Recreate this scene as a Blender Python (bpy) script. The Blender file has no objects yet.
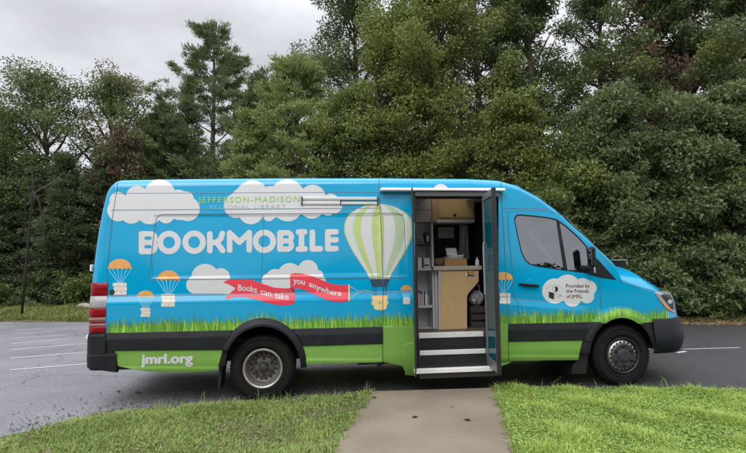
import bpy, math, random
import numpy as np
R_ = random.Random(7); rng = np.random.default_rng(11)
sc = bpy.context.scene
COL = sc.collection
rad = math.radians

# ------------------------------------------------------------------ camera
PITCH, ROLL, CAMH, FPX = rad(4.4), .0135, 1.53, 503.0
fw = np.array([0, math.cos(PITCH), math.sin(PITCH)]); up0 = np.array([0, -math.sin(PITCH), math.cos(PITCH)])
c_, s_ = math.cos(ROLL), math.sin(ROLL)
RX = c_*np.array([1., 0, 0]) - s_*up0; UP = s_*np.array([1., 0, 0]) + c_*up0
cd = bpy.data.cameras.new('camera'); cam = bpy.data.objects.new('camera', cd); COL.objects.link(cam)
cd.sensor_width = 36; cd.lens = FPX/746*36; cd.clip_end = 2000; cd.clip_start = .05
from mathutils import Matrix, Vector
M = Matrix(((RX[0], UP[0], -fw[0], 0), (RX[1], UP[1], -fw[1], 0), (RX[2], UP[2], -fw[2], CAMH), (0, 0, 0, 1)))
cam.matrix_world = M
sc.camera = cam

# ------------------------------------------------------------------ van frame: u along the van, v into it, z up
X0, Y0, PSI = -1.2728, 5.8267, .1143
EU = np.array([math.cos(PSI), math.sin(PSI), 0]); EV = np.array([-math.sin(PSI), math.cos(PSI), 0])
P0 = np.array([X0, Y0, 0])
W = 2.0
CO = np.array([np.dot(-P0, EU), np.dot(-P0, EV), CAMH])
def rays(px, py):
    px = np.asarray(px, float); py = np.asarray(py, float)
    d = ((px-373)/FPX)[..., None]*RX + ((226.5-py)/FPX)[..., None]*UP + fw
    return np.stack([d@EU, d@EV, d[..., 2]], -1)
def P(px, py, v=0.):
    """photo pixel -> (u, z) on the van's lengthwise plane at depth v"""
    d = rays(px, py); t = (v-CO[1])/d[..., 1]
    return CO[0]+t*d[..., 0], CO[2]+t*d[..., 2]
def P3(px, py, v=0.):
    u, z = P(px, py, v); return (float(u), v, float(z))
def G(px, py, z=0.):
    """photo pixel -> world point on a level at height z"""
    d = (px-373)/FPX*RX + (226.5-py)/FPX*UP + fw
    t = (z-CAMH)/d[2]; return (d[0]*t, d[1]*t, z)

_ru, _rz = P(np.array([92, 93, 95.8, 97.8, 101, 103.8, 107.2, 109.]), np.array([333, 280, 249, 231, 209, 194.2, 184.8, 181.]), .06)
_o = np.argsort(_rz); RZ, RU = _rz[_o], _ru[_o]-.026
def u_rear(z): return np.interp(z, RZ, RU)
_fu, _fz = P(np.array([673.4, 675.7, 676.7]), np.array([301., 314, 321]), .31)
_o = np.argsort(_fz); FZ, FU = _fz[_o], _fu[_o]+.05
def u_front(z): return np.interp(z, FZ, FU)
_t1 = [(109, 181.6), (111, 180.4), (114, 179), (120, 178.3), (185, 177.2), (285, 176.3), (385, 176.2), (430, 176.8), (470, 177), (490, 178), (500.6, 178.8), (518.7, 183.8), (538.8, 195.3), (556, 208.7), (573.2, 226), (590.4, 241.7), (604.8, 256), (610, 261.5)]
_t2 = [(618, 278), (636, 284.6), (654, 290.3), (664, 293.4)]
a1 = np.array(_t1, float); a2 = np.array(_t2, float)
_u1, _z1 = P(a1[:, 0], a1[:, 1], .12); _u2, _z2 = P(a2[:, 0], a2[:, 1], .1)
TU = np.concatenate([_u1, _u2, [5.20, 5.45]]); TZ = np.concatenate([_z1, _z2, [1.075, 1.0]])
def ztop(u): return np.interp(u, TU, TZ)
_ci = [(107, 295.8), (280, 293.2), (410, 291.5), (500, 297), (550, 301.5), (650, 312)]
ca = np.array(_ci, float); CU, CZ = P(ca[:, 0], ca[:, 1], 0)
UCOWL = float(_u1[-1])
def sstep(x, a, b):
    t = np.clip((x-a)/(b-a), 0, 1); return t*t*(3-2*t)
def vsurf(u, z):
    u = np.asarray(u, float); z = np.asarray(z, float)
    k = sstep(u, UCOWL-.25, UCOWL+.15); kw = sstep(u, 3.0, 3.7)
    a = .15*(1-kw)+.12*kw*(1-k)+.16*k; b = .10*(1-kw)+.10*kw*(1-k)+.05*k
    zt = ztop(u)
    q = np.clip((z-(zt-b))/b, 0, 1)
    v = a*(1-np.sqrt(1-q*q))
    v = v + .10*np.clip((z-1.15)/1.25, 0, 2)**1.5
    zc = np.interp(u, CU, CZ)
    fade = 1-.7*sstep(u, 3.2, 4.2)
    v = v + fade*(.024*np.clip((z-(zc-.085))/.085, 0, 1) - .024)
    v = v - fade*.004*np.exp(-((z-zc-.012)/.008)**2)*0
    v = v + .03*np.clip((.5-z)/.15, 0, 2)**2
    # pressed window panels
    for (ua, ub, za, zb) in PANELS:
        e = np.minimum(np.minimum(u-ua, ub-u), np.minimum(z-za, zb-z))
        v = v + .007*sstep(e, 0, .03)
    d = u-u_rear(z); w = np.clip(1-d/.12, 0, 1); v = v+.12*(1-np.sqrt(1-w*w))
    d2 = u_front(z)-u; w = np.clip(1-d2/.50, 0, 1); v = v+.55*(1-np.sqrt(1-w*w))
    v = np.where((z > zt+1e-6) | (d < -1e-6) | (d2 < -1e-6), v+5., v)
    return v
PANELS = []
def _pan(x0, x1, y0, y1):
    (ua, za), (ub, zb) = P(x0, y1, .03), P(x1, y0, .06); PANELS.append((float(ua), float(ub), float(za), float(zb)))
_pan(151, 380, 214, 279.3); _pan(382.5, 406, 213.4, 277.8)
VS = np.concatenate([np.linspace(-.06, .3, 30), np.linspace(.31, .75, 14)])
def Q(px, py, off=0.):
    """photo pixel(s) -> point on the van's skin (first hit along the line of sight), raised by off"""
    px = np.asarray(px, float); py = np.asarray(py, float); sh = px.shape
    d = rays(px.ravel(), py.ravel())
    def g(v):
        t = (v-CO[1])/d[:, 1]; return v-vsurf(CO[0]+t*d[:, 0], CO[2]+t*d[:, 2])
    lo = np.full(len(d), VS[0]); hi = np.full(len(d), np.nan)
    for a, b in zip(VS[:-1], VS[1:]):
        m = np.isnan(hi) & (g(np.full(len(d), b)) >= 0); lo[m] = a; hi[m] = b
    bad = np.isnan(hi); lo[bad] = .3; hi[bad] = .3
    for _ in range(18):
        mid = (lo+hi)/2; m = g(mid) >= 0; hi = np.where(m, mid, hi); lo = np.where(m, lo, mid)
    v = hi; t = (v-CO[1])/d[:, 1]; u = CO[0]+t*d[:, 0]; z = CO[2]+t*d[:, 2]
    # raise along the surface normal
    e = 4e-3
    gu = np.clip((vsurf(u+e, z)-vsurf(u-e, z))/(2*e), -3, 3); gz = np.clip((vsurf(u, z+e)-vsurf(u, z-e))/(2*e), -3, 3)
    n = np.sqrt(1+gu*gu+gz*gz)
    return np.stack([u+off*gu/n, v-off/n, z+off*gz/n], -1).reshape(sh+(3,))

# ------------------------------------------------------------------ materials
def mat(name, col, rough=.5, var=.0, scale=8., spec=.5, metal=0., coat=0., bump=0., bscale=60., col2=None, sub=0.):
    m = bpy.data.materials.new(name); m.use_nodes = True; nt = m.node_tree; b = nt.nodes['Principled BSDF']
    b.inputs['Base Color'].default_value = (*col, 1); b.inputs['Roughness'].default_value = rough
    b.inputs['Metallic'].default_value = metal; b.inputs['Specular IOR Level'].default_value = spec
    b.inputs['Coat Weight'].default_value = coat; b.inputs['Coat Roughness'].default_value = .06
    tc = nt.nodes.new('ShaderNodeTexCoord')
    if var or col2:
        n = nt.nodes.new('ShaderNodeTexNoise'); n.inputs['Scale'].default_value = scale; n.inputs['Detail'].default_value = 6
        nt.links.new(tc.outputs['Object'], n.inputs['Vector'])
        r = nt.nodes.new('ShaderNodeMapRange'); r.inputs[1].default_value = .3; r.inputs[2].default_value = .7
        nt.links.new(n.outputs['Fac'], r.inputs[0])
        mx = nt.nodes.new('ShaderNodeMix'); mx.data_type = 'RGBA'
        c2 = col2 or tuple(min(1, c*(1+var)) for c in col); c1 = col if col2 else tuple(c*(1-var) for c in col)
        mx.inputs[6].default_value = (*c1, 1); mx.inputs[7].default_value = (*c2, 1)
        nt.links.new(r.outputs[0], mx.inputs[0]); nt.links.new(mx.outputs[2], b.inputs['Base Color'])
    if bump:
        n2 = nt.nodes.new('ShaderNodeTexNoise'); n2.inputs['Scale'].default_value = bscale; n2.inputs['Detail'].default_value = 5
        nt.links.new(tc.outputs['Object'], n2.inputs['Vector'])
        bp = nt.nodes.new('ShaderNodeBump'); bp.inputs['Strength'].default_value = bump; bp.inputs['Distance'].default_value = .02
        nt.links.new(n2.outputs['Fac'], bp.inputs['Height']); nt.links.new(bp.outputs[0], b.inputs['Normal'])
    return m
def glass_mat(name, tint, refl=.06, rough=.0):
    m = bpy.data.materials.new(name); m.use_nodes = True; nt = m.node_tree; nt.nodes.remove(nt.nodes['Principled BSDF'])
    t = nt.nodes.new('ShaderNodeBsdfTransparent'); t.inputs[0].default_value = (*tint, 1)
    g = nt.nodes.new('ShaderNodeBsdfGlossy'); g.inputs['Roughness'].default_value = rough; g.inputs[0].default_value = (.95, .97, 1, 1)
    f = nt.nodes.new('ShaderNodeFresnel'); f.inputs[0].default_value = 1.5
    ad = nt.nodes.new('ShaderNodeMath'); ad.operation = 'ADD'; ad.inputs[1].default_value = refl; ad.use_clamp = True
    x = nt.nodes.new('ShaderNodeMixShader')
    nt.links.new(f.outputs[0], ad.inputs[0]); nt.links.new(ad.outputs[0], x.inputs[0]); nt.links.new(t.outputs[0], x.inputs[1]); nt.links.new(g.outputs[0], x.inputs[2])
    nt.links.new(x.outputs[0], nt.nodes['Material Output'].inputs[0]); return m
BLUE = mat('blue_paint', (.0006, .275, .49), .11, var=.05, scale=2.0, spec=.58, coat=.0, bump=.012, bscale=2.5)
WHITE = mat('white_vinyl', (.49, .495, .505), .4, var=.03, scale=5, coat=.3)
BLACKP = mat('black_trim', (.0085, .010, .0125), .55, var=.25, scale=9, bump=.08, bscale=300, spec=.25)
GREEN = mat('green_vinyl', (.145, .30, .05), .4, var=.06, scale=4, coat=.35)
LINE = mat('seam_dark', (.06, .095, .12), .7)
GUT = mat('gutter_grey', (.10, .20, .26), .6)
ORANGE = mat('orange_vinyl', (.62, .29, .075), .4, var=.15, scale=14, coat=.3)
CREAM = mat('cream_vinyl', (.58, .55, .47), .45, var=.05, scale=30)
PALEB = mat('pale_blue_vinyl', (.30, .62, .80), .45)
RED = mat('red_vinyl', (.60, .035, .06), .4, var=.05, scale=5, coat=.3)
DRED = mat('dark_red_vinyl', (.26, .015, .03), .45)
LIME = mat('lime_vinyl', (.37, .45, .155), .4, var=.08, scale=6, coat=.3)
SAGE = mat('sage_vinyl', (.34, .43, .27), .4, coat=.3)
TEALG = mat('pale_teal_vinyl', (.32, .52, .46), .4)
NAVY = mat('navy_vinyl', (.015, .04, .08), .45)
TAN = mat('tan_vinyl', (.70, .52, .24), .45, var=.08, scale=20)
TAN2 = mat('dark_tan_vinyl', (.58, .38, .15), .45)
GTXT = mat('green_lettering', (.22, .44, .09), .45)
GTXT2 = mat('grey_green_lettering', (.30, .38, .31), .5)
MAROON = mat('maroon_lettering', (.10, .015, .03), .5)
INK = mat('black_ink', (.012, .012, .014), .5)
GR = [mat('grass_vinyl_dark', (.08, .225, .022), .4, var=.2, scale=10, coat=.3), mat('grass_vinyl_mid', (.14, .33, .03), .4, var=.2, scale=10, coat=.3),
      mat('grass_vinyl_light', (.27, .47, .05), .4, var=.15, scale=10, coat=.3), mat('grass_vinyl_deep', (.05, .19, .03), .4, var=.2, scale=10)]
RUBBER = mat('rubber', (.010, .010, .011), .7, spec=.3, var=.3, scale=12, bump=.1, bscale=80)
TYRE = mat('tyre_rubber', (.009, .009, .0088), .85, spec=.2, var=.35, scale=9, bump=.15, bscale=60)
STEEL = mat('wheel_steel', (.50, .49, .46), .36, var=.15, scale=15, metal=.85)
DSTEEL = mat('dirty_wheel_steel', (.15, .135, .12), .5, var=.3, scale=22, metal=.4)
HUB = mat('hub_grey', (.05, .053, .056), .5, var=.2, scale=25, metal=.5)
ALU = mat('aluminium', (.60, .61, .62), .4, var=.06, scale=20, metal=.5)
DALU = mat('dark_aluminium', (.13, .135, .14), .4, metal=.5)
WMET = mat('white_metal', (.80, .80, .80), .4, var=.03)
REDL = mat('red_lens', (.19, .003, .008), .14, spec=.3)
DREDL = mat('deep_red_lens', (.10, .003, .006), .14, spec=.3)
SLOTL = mat('pale_red_lens', (.24, .13, .13), .2, spec=.3)
CLRL = mat('clear_lens', (.26, .265, .275), .10, var=.15, scale=9, spec=.5)
AMBER = mat('amber_lens', (.75, .22, .04), .2, coat=.6)
GLASS = glass_mat('tinted_glass', (.46, .49, .50), .26)
WGLASS = glass_mat('windscreen_glass', (.6, .66, .66), .08)
DGLASS = glass_mat('door_glass', (.35, .62, .66), .10)
_n = DGLASS.node_tree; _f = _n.nodes.new('ShaderNodeBsdfDiffuse'); _f.inputs[0].default_value = (.015, .22, .28, 1); _t = _n.nodes.new('ShaderNodeBsdfTranslucent'); _t.inputs[0].default_value = (.015, .22, .28, 1)
_m = _n.nodes.new('ShaderNodeMixShader'); _m.inputs[0].default_value = .4; _n.links.new(_f.outputs[0], _m.inputs[1]); _n.links.new(_t.outputs[0], _m.inputs[2]); _k = _n.nodes.new('ShaderNodeMixShader'); _k.inputs[0].default_value = .55
_g = _n.nodes['Material Output'].inputs[0].links[0].from_socket; _n.links.new(_g, _k.inputs[1]); _n.links.new(_m.outputs[0], _k.inputs[2]); _n.links.new(_k.outputs[0], _n.nodes['Material Output'].inputs[0])
LEAFM = mat('door_frame_aluminium', (.24, .245, .25), .42, metal=.4)
MIRG = mat('mirror_glass', (.5, .52, .55), .03, metal=1.)
WOOD = mat('light_wood_veneer', (.66, .46, .23), .45, var=.0, col2=(.58, .385, .18), scale=6)
WOODD = mat('cabinet_wood_veneer', (.60, .40, .19), .45, col2=(.52, .335, .15), scale=7)
GREYM = mat('grey_shelf_metal', (.50, .51, .53), .5, var=.05)
BEIGE = mat('beige_panel', (.48, .42, .35), .7, var=.05)
FLOORM = mat('vinyl_floor', (.10, .075, .06), .6, var=.2, scale=30)
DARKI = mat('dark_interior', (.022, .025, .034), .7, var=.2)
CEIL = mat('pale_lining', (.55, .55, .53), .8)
STEPM = mat('ribbed_step_rubber', (.018, .019, .021), .7, bump=.3, bscale=200)
NOSE = mat('step_nosing', (.72, .71, .68), .5, var=.06, scale=20)
CARD = mat('cardboard', (.42, .24, .10), .8, var=.08)
PAPER = mat('paper_white', (.74, .74, .75), .7, var=.03)
CLOTHG = mat('grey_fabric', (.42, .42, .44), .9, var=.1)
SEATM = mat('seat_fabric', (.07, .07, .08), .9, var=.15)
# wood grain: stretch the noise
for mm, sv in ((WOOD, (14, 14, 1.2)), (WOODD, (10, 10, 2))):
    nt = mm.node_tree; tc = [n for n in nt.nodes if n.type == 'TEX_COORD'][0]; no = [n for n in nt.nodes if n.type == 'TEX_NOISE'][0]
    mp = nt.nodes.new('ShaderNodeMapping'); mp.inputs['Scale'].default_value = sv
    nt.links.new(tc.outputs['Object'], mp.inputs[0]); nt.links.new(mp.outputs[0], no.inputs['Vector'])

# ------------------------------------------------------------------ mesh builder
class MB:
    def __init__(s): s.v = []; s.n = 0; s.f = []; s.m = []
    def add(s, verts, faces, mi=0):
        verts = np.asarray(verts, float).reshape(-1, 3); s.v.append(verts)
        k = s.n; s.f += [tuple(i+k for i in f) for f in faces]; s.m += [mi]*len(faces); s.n += len(verts)
    def box(s, a, b, mi=0, bev=0.):
        x0, y0, z0 = [min(p, q) for p, q in zip(a, b)]; x1, y1, z1 = [max(p, q) for p, q in zip(a, b)]
        if bev:
            bv = min(bev, (x1-x0)*.45, (y1-y0)*.45, (z1-z0)*.45); vs = []; F = []
            def loop(ix, iy, z): return [(x0+ix, y0+iy, z), (x1-ix, y0+iy, z), (x1-ix, y1-iy, z), (x0+ix, y1-iy, z)]
            # octagon-ish: rings with chamfered corners
            def ring(i, z):
                j = bv if i == 0 else 0
                return [(x0+i+j, y0+i, z), (x1-i-j, y0+i, z), (x1-i, y0+i+j, z), (x1-i, y1-i-j, z), (x1-i-j, y1-i, z), (x0+i+j, y1-i, z), (x0+i, y1-i-j, z), (x0+i, y0+i+j, z)] if j else \
                       [(x0+i+bv*.3, y0+i, z), (x1-i-bv*.3, y0+i, z), (x1-i, y0+i+bv*.3, z), (x1-i, y1-i-bv*.3, z), (x1-i-bv*.3, y1-i, z), (x0+i+bv*.3, y1-i, z), (x0+i, y1-i-bv*.3, z), (x0+i, y0+i+bv*.3, z)]
            rs = [ring(bv, z0), ring(0, z0+bv), ring(0, z1-bv), ring(bv, z1)]
            for r in rs: vs += r
            for k in range(3):
                for i in range(8): F.append((k*8+i, k*8+(i+1) % 8, k*8+8+(i+1) % 8, k*8+8+i))
            F.append(tuple(range(7, -1, -1))); F.append(tuple(range(24, 32))); s.add(vs, F, mi); return
        vs = [(x0, y0, z0), (x1, y0, z0), (x1, y1, z0), (x0, y1, z0), (x0, y0, z1), (x1, y0, z1), (x1, y1, z1), (x0, y1, z1)]
        s.add(vs, [(0, 3, 2, 1), (4, 5, 6, 7), (0, 1, 5, 4), (1, 2, 6, 5), (2, 3, 7, 6), (3, 0, 4, 7)], mi)
    def prism(s, pts, d, mi=0):
        """polygon pts (3D) extruded by vector d"""
        n = len(pts); a = np.array(pts, float); b = a+np.array(d, float)
        s.add(np.vstack([a, b]), [tuple(range(n)), tuple(range(2*n-1, n-1, -1))]+[(i, n+i, n+(i+1) % n, (i+1) % n) for i in range(n)], mi)
    def tube(s, pts, r, mi=0, k=8, caps=True):
        pts = [np.array(p, float) for p in pts]; r = r if hasattr(r, '__len__') else [r]*len(pts); vs = []; F = []
        for i, p in enumerate(pts):
            t = pts[min(i+1, len(pts)-1)]-pts[max(i-1, 0)]; t = t/(np.linalg.norm(t)+1e-9)
            a = np.array([0, 0, 1.]) if abs(t[2]) < .9 else np.array([1., 0, 0]); x = np.cross(t, a); x /= np.linalg.norm(x); y = np.cross(t, x)
            for j in range(k):
                q = 2*math.pi*j/k; vs.append(p+r[i]*(math.cos(q)*x+math.sin(q)*y))
        for i in range(len(pts)-1):
            for j in range(k): F.append((i*k+j, i*k+(j+1) % k, (i+1)*k+(j+1) % k, (i+1)*k+j))
        if caps: F.append(tuple(range(k-1, -1, -1))); F.append(tuple(range((len(pts)-1)*k, len(pts)*k)))
        s.add(vs, F, mi)
    def lathe(s, prof, c, mi=0, k=48, axis=1):
        """profile [(r, along)] turned round the v axis through c"""
        vs = []; F = []
        for (r, h) in prof:
            for j in range(k):
                q = 2*math.pi*j/k; vs.append((c[0]+r*math.cos(q), c[1]+h, c[2]+r*math.sin(q)))
        for i in range(len(prof)-1):
            for j in range(k): F.append((i*k+j, i*k+(j+1) % k, (i+1)*k+(j+1) % k, (i+1)*k+j))
        s.add(vs, F, mi)
    def build(s, name, mats, parent=None, smooth=False, world=None):
        me = bpy.data.meshes.new(name); v = np.vstack(s.v) if s.v else np.zeros((0, 3))
        if not isinstance(mats, (list, tuple)): mats = [mats]
        L = np.fromiter((len(f) for f in s.f), int, len(s.f)); idx = np.fromiter((i for f in s.f for i in f), int, int(L.sum()))
        fill(me, v, idx, L, np.array(s.m, int), smooth)
        for m in mats: me.materials.append(m)
        o = bpy.data.objects.new(name, me); COL.objects.link(o)
        if parent: o.parent = parent
        return o
def fill(me, v, idx, L, mi=None, smooth=False):
    me.vertices.add(len(v)); me.vertices.foreach_set('co', np.asarray(v, np.float32).ravel())
    me.loops.add(len(idx)); me.loops.foreach_set('vertex_index', np.asarray(idx, np.int32))
    me.polygons.add(len(L)); st = np.concatenate([[0], np.cumsum(L)[:-1]]).astype(np.int32)
    me.polygons.foreach_set('loop_start', st)
    me.update(calc_edges=True)
    if mi is not None: me.polygons.foreach_set('material_index', np.asarray(mi, np.int32))
    me.polygons.foreach_set('use_smooth', np.full(len(L), smooth)); me.update(); me.validate()
def tag(o, label=None, cat=None, group=None, kind=None):
    for k, v in (('label', label), ('category', cat), ('group', group), ('kind', kind)):
        if v: o[k] = v
    return o
def empty(name, loc=(0, 0, 0), rz=0., **kw):
    o = bpy.data.objects.new(name, None); o.location = loc; o.rotation_euler = (0, 0, rz); o.empty_display_size = .2; COL.objects.link(o); return tag(o, **kw)

# marching squares over a grid of 3D nodes: keep where F > 0
def marching(N, F, thick=None, mi=None):
    n, m = F.shape; ins = F > 0; V = []; ids = -np.ones((n, m), int)
    ii, jj = np.nonzero(ins); ids[ii, jj] = np.arange(len(ii)); V = [N[ii, jj]]; cnt = len(ii); faces = []
    c = ins[:-1, :-1].astype(int)+ins[1:, :-1]+ins[1:, 1:]+ins[:-1, 1:]
    fi, fj = np.nonzero(c == 4)
    full = np.stack([ids[fi, fj], ids[fi+1, fj], ids[fi+1, fj+1], ids[fi, fj+1]], 1); faces = [tuple(r) for r in full.tolist()]
    ec = {}; extra = []; bedges = []
    def ev(a, b):
        nonlocal cnt
        k = (a, b) if a < b else (b, a)
        if k not in ec:
            t = F[a]/(F[a]-F[b]); extra.append(N[a]+t*(N[b]-N[a])); ec[k] = cnt; cnt += 1
        return ec[k]
    ci, cj = np.nonzero((c > 0) & (c < 4))
    for i, j in zip(ci.tolist(), cj.tolist()):
        cs = [(i, j), (i+1, j), (i+1, j+1), (i, j+1)]; poly = []; cr = []
        for q in range(4):
            a, b = cs[q], cs[(q+1) % 4]
            if ins[a]: poly.append(int(ids[a]))
            if ins[a] != ins[b]:
                e = ev(a, b); poly.append(e); cr.append((len(poly)-1, ins[a]))
        if len(cr) == 4 and not (ins[cs[0]] and ins[cs[2]] and F[cs[0]]+F[cs[2]]+F[cs[1]]+F[cs[3]] > 0):
            # two separate corners
            for q in range(4):
                if ins[cs[q]]:
                    faces.append((int(ids[cs[q]]), ev(cs[q], cs[(q+1) % 4]), ev(cs[q], cs[q-1])))
            continue
        if len(poly) >= 3: faces.append(tuple(poly))
    V = np.vstack(V+([np.array(extra)] if extra else []))
    return V, faces
def orient(V, faces, d=(0, -1, 0)):
    f = faces[len(faces)//2]; n = np.cross(V[f[1]]-V[f[0]], V[f[2]]-V[f[0]])
    return [g[::-1] for g in faces] if np.dot(n, d) < 0 else faces
def rim(V, faces, back):
    """walls from every open edge back to the matching 'back' points"""
    from collections import Counter
    ec = Counter(); di = {}
    for f in faces:
        for a, b in zip(f, f[1:]+f[:1]):
            k = (min(a, b), max(a, b)); ec[k] += 1; di[k] = (a, b)
    be = [di[k] for k, c in ec.items() if c == 1]; vs = sorted({i for e in be for i in e}); mp = {i: len(V)+k for k, i in enumerate(vs)}
    return np.vstack([V, back[vs]]), [(b, a, mp[a], mp[b]) for a, b in be]
def decal(mb, f, box, res, off, mi=0, thick=0.):
    x0, y0, x1, y1 = box; nx = max(3, int((x1-x0)/res)+1); ny = max(3, int((y1-y0)/res)+1)
    PX, PY = np.meshgrid(np.linspace(x0, x1, nx), np.linspace(y0, y1, ny), indexing='ij')
    N = np.stack([PX, PY, np.zeros_like(PX)], -1); V, F = marching(N, f(PX, PY))
    if not len(F): return
    q = Q(V[:, 0], V[:, 1], off); F = orient(q, F)
    if thick:
        back = q.copy(); back[:, 1] += thick; V2, F2 = rim(q, F, back); mb.add(V2, F+F2, mi)
    else: mb.add(q, F, mi)
def poly(pts):
    p = np.array(pts, float)
    def f(X, Y):
        dmin = np.full(X.shape, 1e9); inside = np.zeros(X.shape, bool)
        for (ax, ay), (bx, by) in zip(p, np.roll(p, -1, 0)):
            ex, ey = bx-ax, by-ay; L = ex*ex+ey*ey+1e-12; t = np.clip(((X-ax)*ex+(Y-ay)*ey)/L, 0, 1)
            dmin = np.minimum(dmin, np.hypot(X-ax-t*ex, Y-ay-t*ey))
            cnd = ((ay > Y) != (by > Y)) & (X < ex*(Y-ay)/(ey if abs(ey) > 1e-9 else 1e-9)+ax); inside ^= cnd
        return np.where(inside, dmin, -dmin)
    f.box = (p[:, 0].min()-1, p[:, 1].min()-1, p[:, 0].max()+1, p[:, 1].max()+1); return f
def smooth_poly(pts, n=4):
    p = np.array(pts, float); out = []
    for i in range(len(p)):
        a, b, c, d = p[i-1], p[i], p[(i+1) % len(p)], p[(i+2) % len(p)]
        for t in np.linspace(0, 1, n, endpoint=False):
            out.append(.5*((2*b)+(-a+c)*t+(2*a-5*b+4*c-d)*t*t+(-a+3*b-3*c+d)*t**3))
    return out
def union(*fs): return lambda X, Y: np.maximum.reduce([f(X, Y) for f in fs])
def inter(*fs): return lambda X, Y: np.minimum.reduce([f(X, Y) for f in fs])
def minus(f, g): return lambda X, Y: np.minimum(f(X, Y), -g(X, Y))
def circ(cx, cy, r): return lambda X, Y: r-np.hypot(X-cx, Y-cy)
def ell(cx, cy, rx, ry): return lambda X, Y: (1-np.hypot((X-cx)/rx, (Y-cy)/ry))*min(rx, ry)
def rect(x0, y0, x1, y1): return lambda X, Y: np.minimum(np.minimum(X-x0, x1-X), np.minimum(Y-y0, y1-Y))
def rrect(x0, y0, x1, y1, r):
    def f(X, Y):
        dx = np.abs(X-(x0+x1)/2)-((x1-x0)/2-r); dy = np.abs(Y-(y0+y1)/2)-((y1-y0)/2-r)
        return r-np.hypot(np.maximum(dx, 0), np.maximum(dy, 0))-np.minimum(np.maximum(dx, dy), 0)
    return f
def cap(ax, ay, bx, by, r):
    def f(X, Y):
        ex, ey = bx-ax, by-ay; t = np.clip(((X-ax)*ex+(Y-ay)*ey)/(ex*ex+ey*ey+1e-9), 0, 1); return r-np.hypot(X-ax-t*ex, Y-ay-t*ey)
    return f
def strip(mb, pts, w, off, mi=0, step=1.5, w1=None):
    """a line of width w photo pixels laid on the skin"""
    p = np.array(pts, float); out = [p[0]]
    for a, b in zip(p[:-1], p[1:]):
        k = max(1, int(np.hypot(*(b-a))/step)); out += [a+(b-a)*i/k for i in range(1, k+1)]
    p = np.array(out); t = np.gradient(p, axis=0); t /= np.hypot(t[:, 0], t[:, 1])[:, None]+1e-9; n = np.stack([-t[:, 1], t[:, 0]], 1)
    ww = np.linspace(w, w if w1 is None else w1, len(p))[:, None]/2
    A = p+n*ww; B = p-n*ww; k = len(p)
    V = Q(np.concatenate([A[:, 0], B[:, 0]]), np.concatenate([A[:, 1], B[:, 1]]), off)
    F = [(i, i+1, k+i+1, k+i) for i in range(k-1)]; mb.add(V, orient(V, F), mi)
def text(mb, body, mapf, off, mi=0, bold=.0, space=1.):
    """Blender's own font turned to faces; mapf maps text units to photo pixels on the skin"""
    cu = bpy.data.curves.new('t', 'FONT'); cu.body = body; cu.space_character = space; cu.resolution_u = 4
    o = bpy.data.objects.new('t', cu); me = bpy.data.meshes.new_from_object(o)
    v = np.array([x.co[:2] for x in me.vertices]); F = [tuple(p.vertices) for p in me.polygons]
    bpy.data.objects.remove(o); bpy.data.curves.remove(cu); bpy.data.meshes.remove(me)
    x0, x1 = v[:, 0].min(), v[:, 0].max()
    for k, (dx, dy) in enumerate(((0, 0), (-1, 0), (1, 0), (0, 1), (0, -1)) if bold else ((0, 0),)):
        px, py = mapf((v[:, 0]+dx*bold-x0)/(x1-x0), v[:, 1]+dy*bold*.8); q = Q(px, py, off); q[:, 1] -= k*.00015; mb.add(q, orient(q, F), mi)
CAPH = .71
# ------------------------------------------------------------------ THE VAN
def proj(p):
    q = p-CO; d = q[..., 0, None]*EU+q[..., 1, None]*EV+q[..., 2, None]*np.array([0, 0, 1.]); w = d@fw
    return 373+FPX*(d@RX)/w, 226.5-FPX*(d@UP)/w
VAN = empty('library_van', (X0, Y0, 0), PSI, label='blue high-roofed library van with cloud and hot-air balloon graphics and its side door open', cat='van')
AR = ell(263, 366, 37.6, 39.6); AF = ell(622, 357.5, 32.2, 40.2)
(_fu0, _fz0), (_fu1, _), (_, _fz1) = P(622, 357.5), P(654.2, 357.5), P(622, 317.3)
FAC = (float(_fu0), float(_fz0), float(_fu1-_fu0), float(_fz1-_fz0))
_vs0 = vsurf
def vsurf(u, z):
    rr = np.hypot((np.asarray(u)-FAC[0])/FAC[2], (np.asarray(z)-FAC[1])/FAC[3])
    return _vs0(u, z)-.03*(1-sstep(rr, 1.06, 1.30))*(np.asarray(z) > .3)
DOOR = rect(414.8, 191.3, 498.5, 400)
WIN_PTS = [(514.0, 219), (515.2, 215.6), (518.5, 214.2), (535.7, 215.6), (548, 217.2), (556.5, 219.2), (565.5, 225.2), (579.4, 237.8), (587.4, 246.8), (589, 262), (588.8, 273.3), (565.5, 270.6), (537.7, 266.6), (529.8, 264.6), (525, 260.6), (520.8, 251.5), (516.9, 234)]
WIN = poly(WIN_PTS)
NU, NZ = 420, 150
pp = np.linspace(0, 1, NU); pp = pp + 0.0; e_ = .5-.5*np.cos(np.pi*pp); pp = .86*pp+.14*e_
qq = np.linspace(0, 1, NZ); qq = np.where(qq < .8, qq/.8*.86, 1-.14*((1-qq)/.2)**1.9)
ZB = .42
PP, QQ = np.meshgrid(pp, qq, indexing='ij')
UU = -1.8+PP*7.2; ZZ = np.zeros_like(UU)
for _ in range(6):
    ZZ = ZB+(ztop(UU)-ZB)*QQ; UU = u_rear(ZZ)+(u_front(ZZ)-u_rear(ZZ))*PP
VV = vsurf(np.clip(UU, u_rear(ZZ)+1e-7, u_front(ZZ)-1e-7), np.minimum(ZZ, ztop(UU)-1e-7))
N = np.stack([UU, VV, ZZ], -1)
pxs, pys = proj(N)
Fk = np.minimum.reduce([-AR(pxs, pys), -AF(pxs, pys), -DOOR(pxs, pys), -WIN(pxs, pys)])
body = MB()
BX = [107, 228, 263, 295, 383, 415, 498, 590, 640, 650, 668.5, 690]; BY = [333.2, 330.4, 329.8, 329, 326.8, 326.2, 324.2, 322.2, 322.8, 322.4, 320.2, 318.5]
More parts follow.
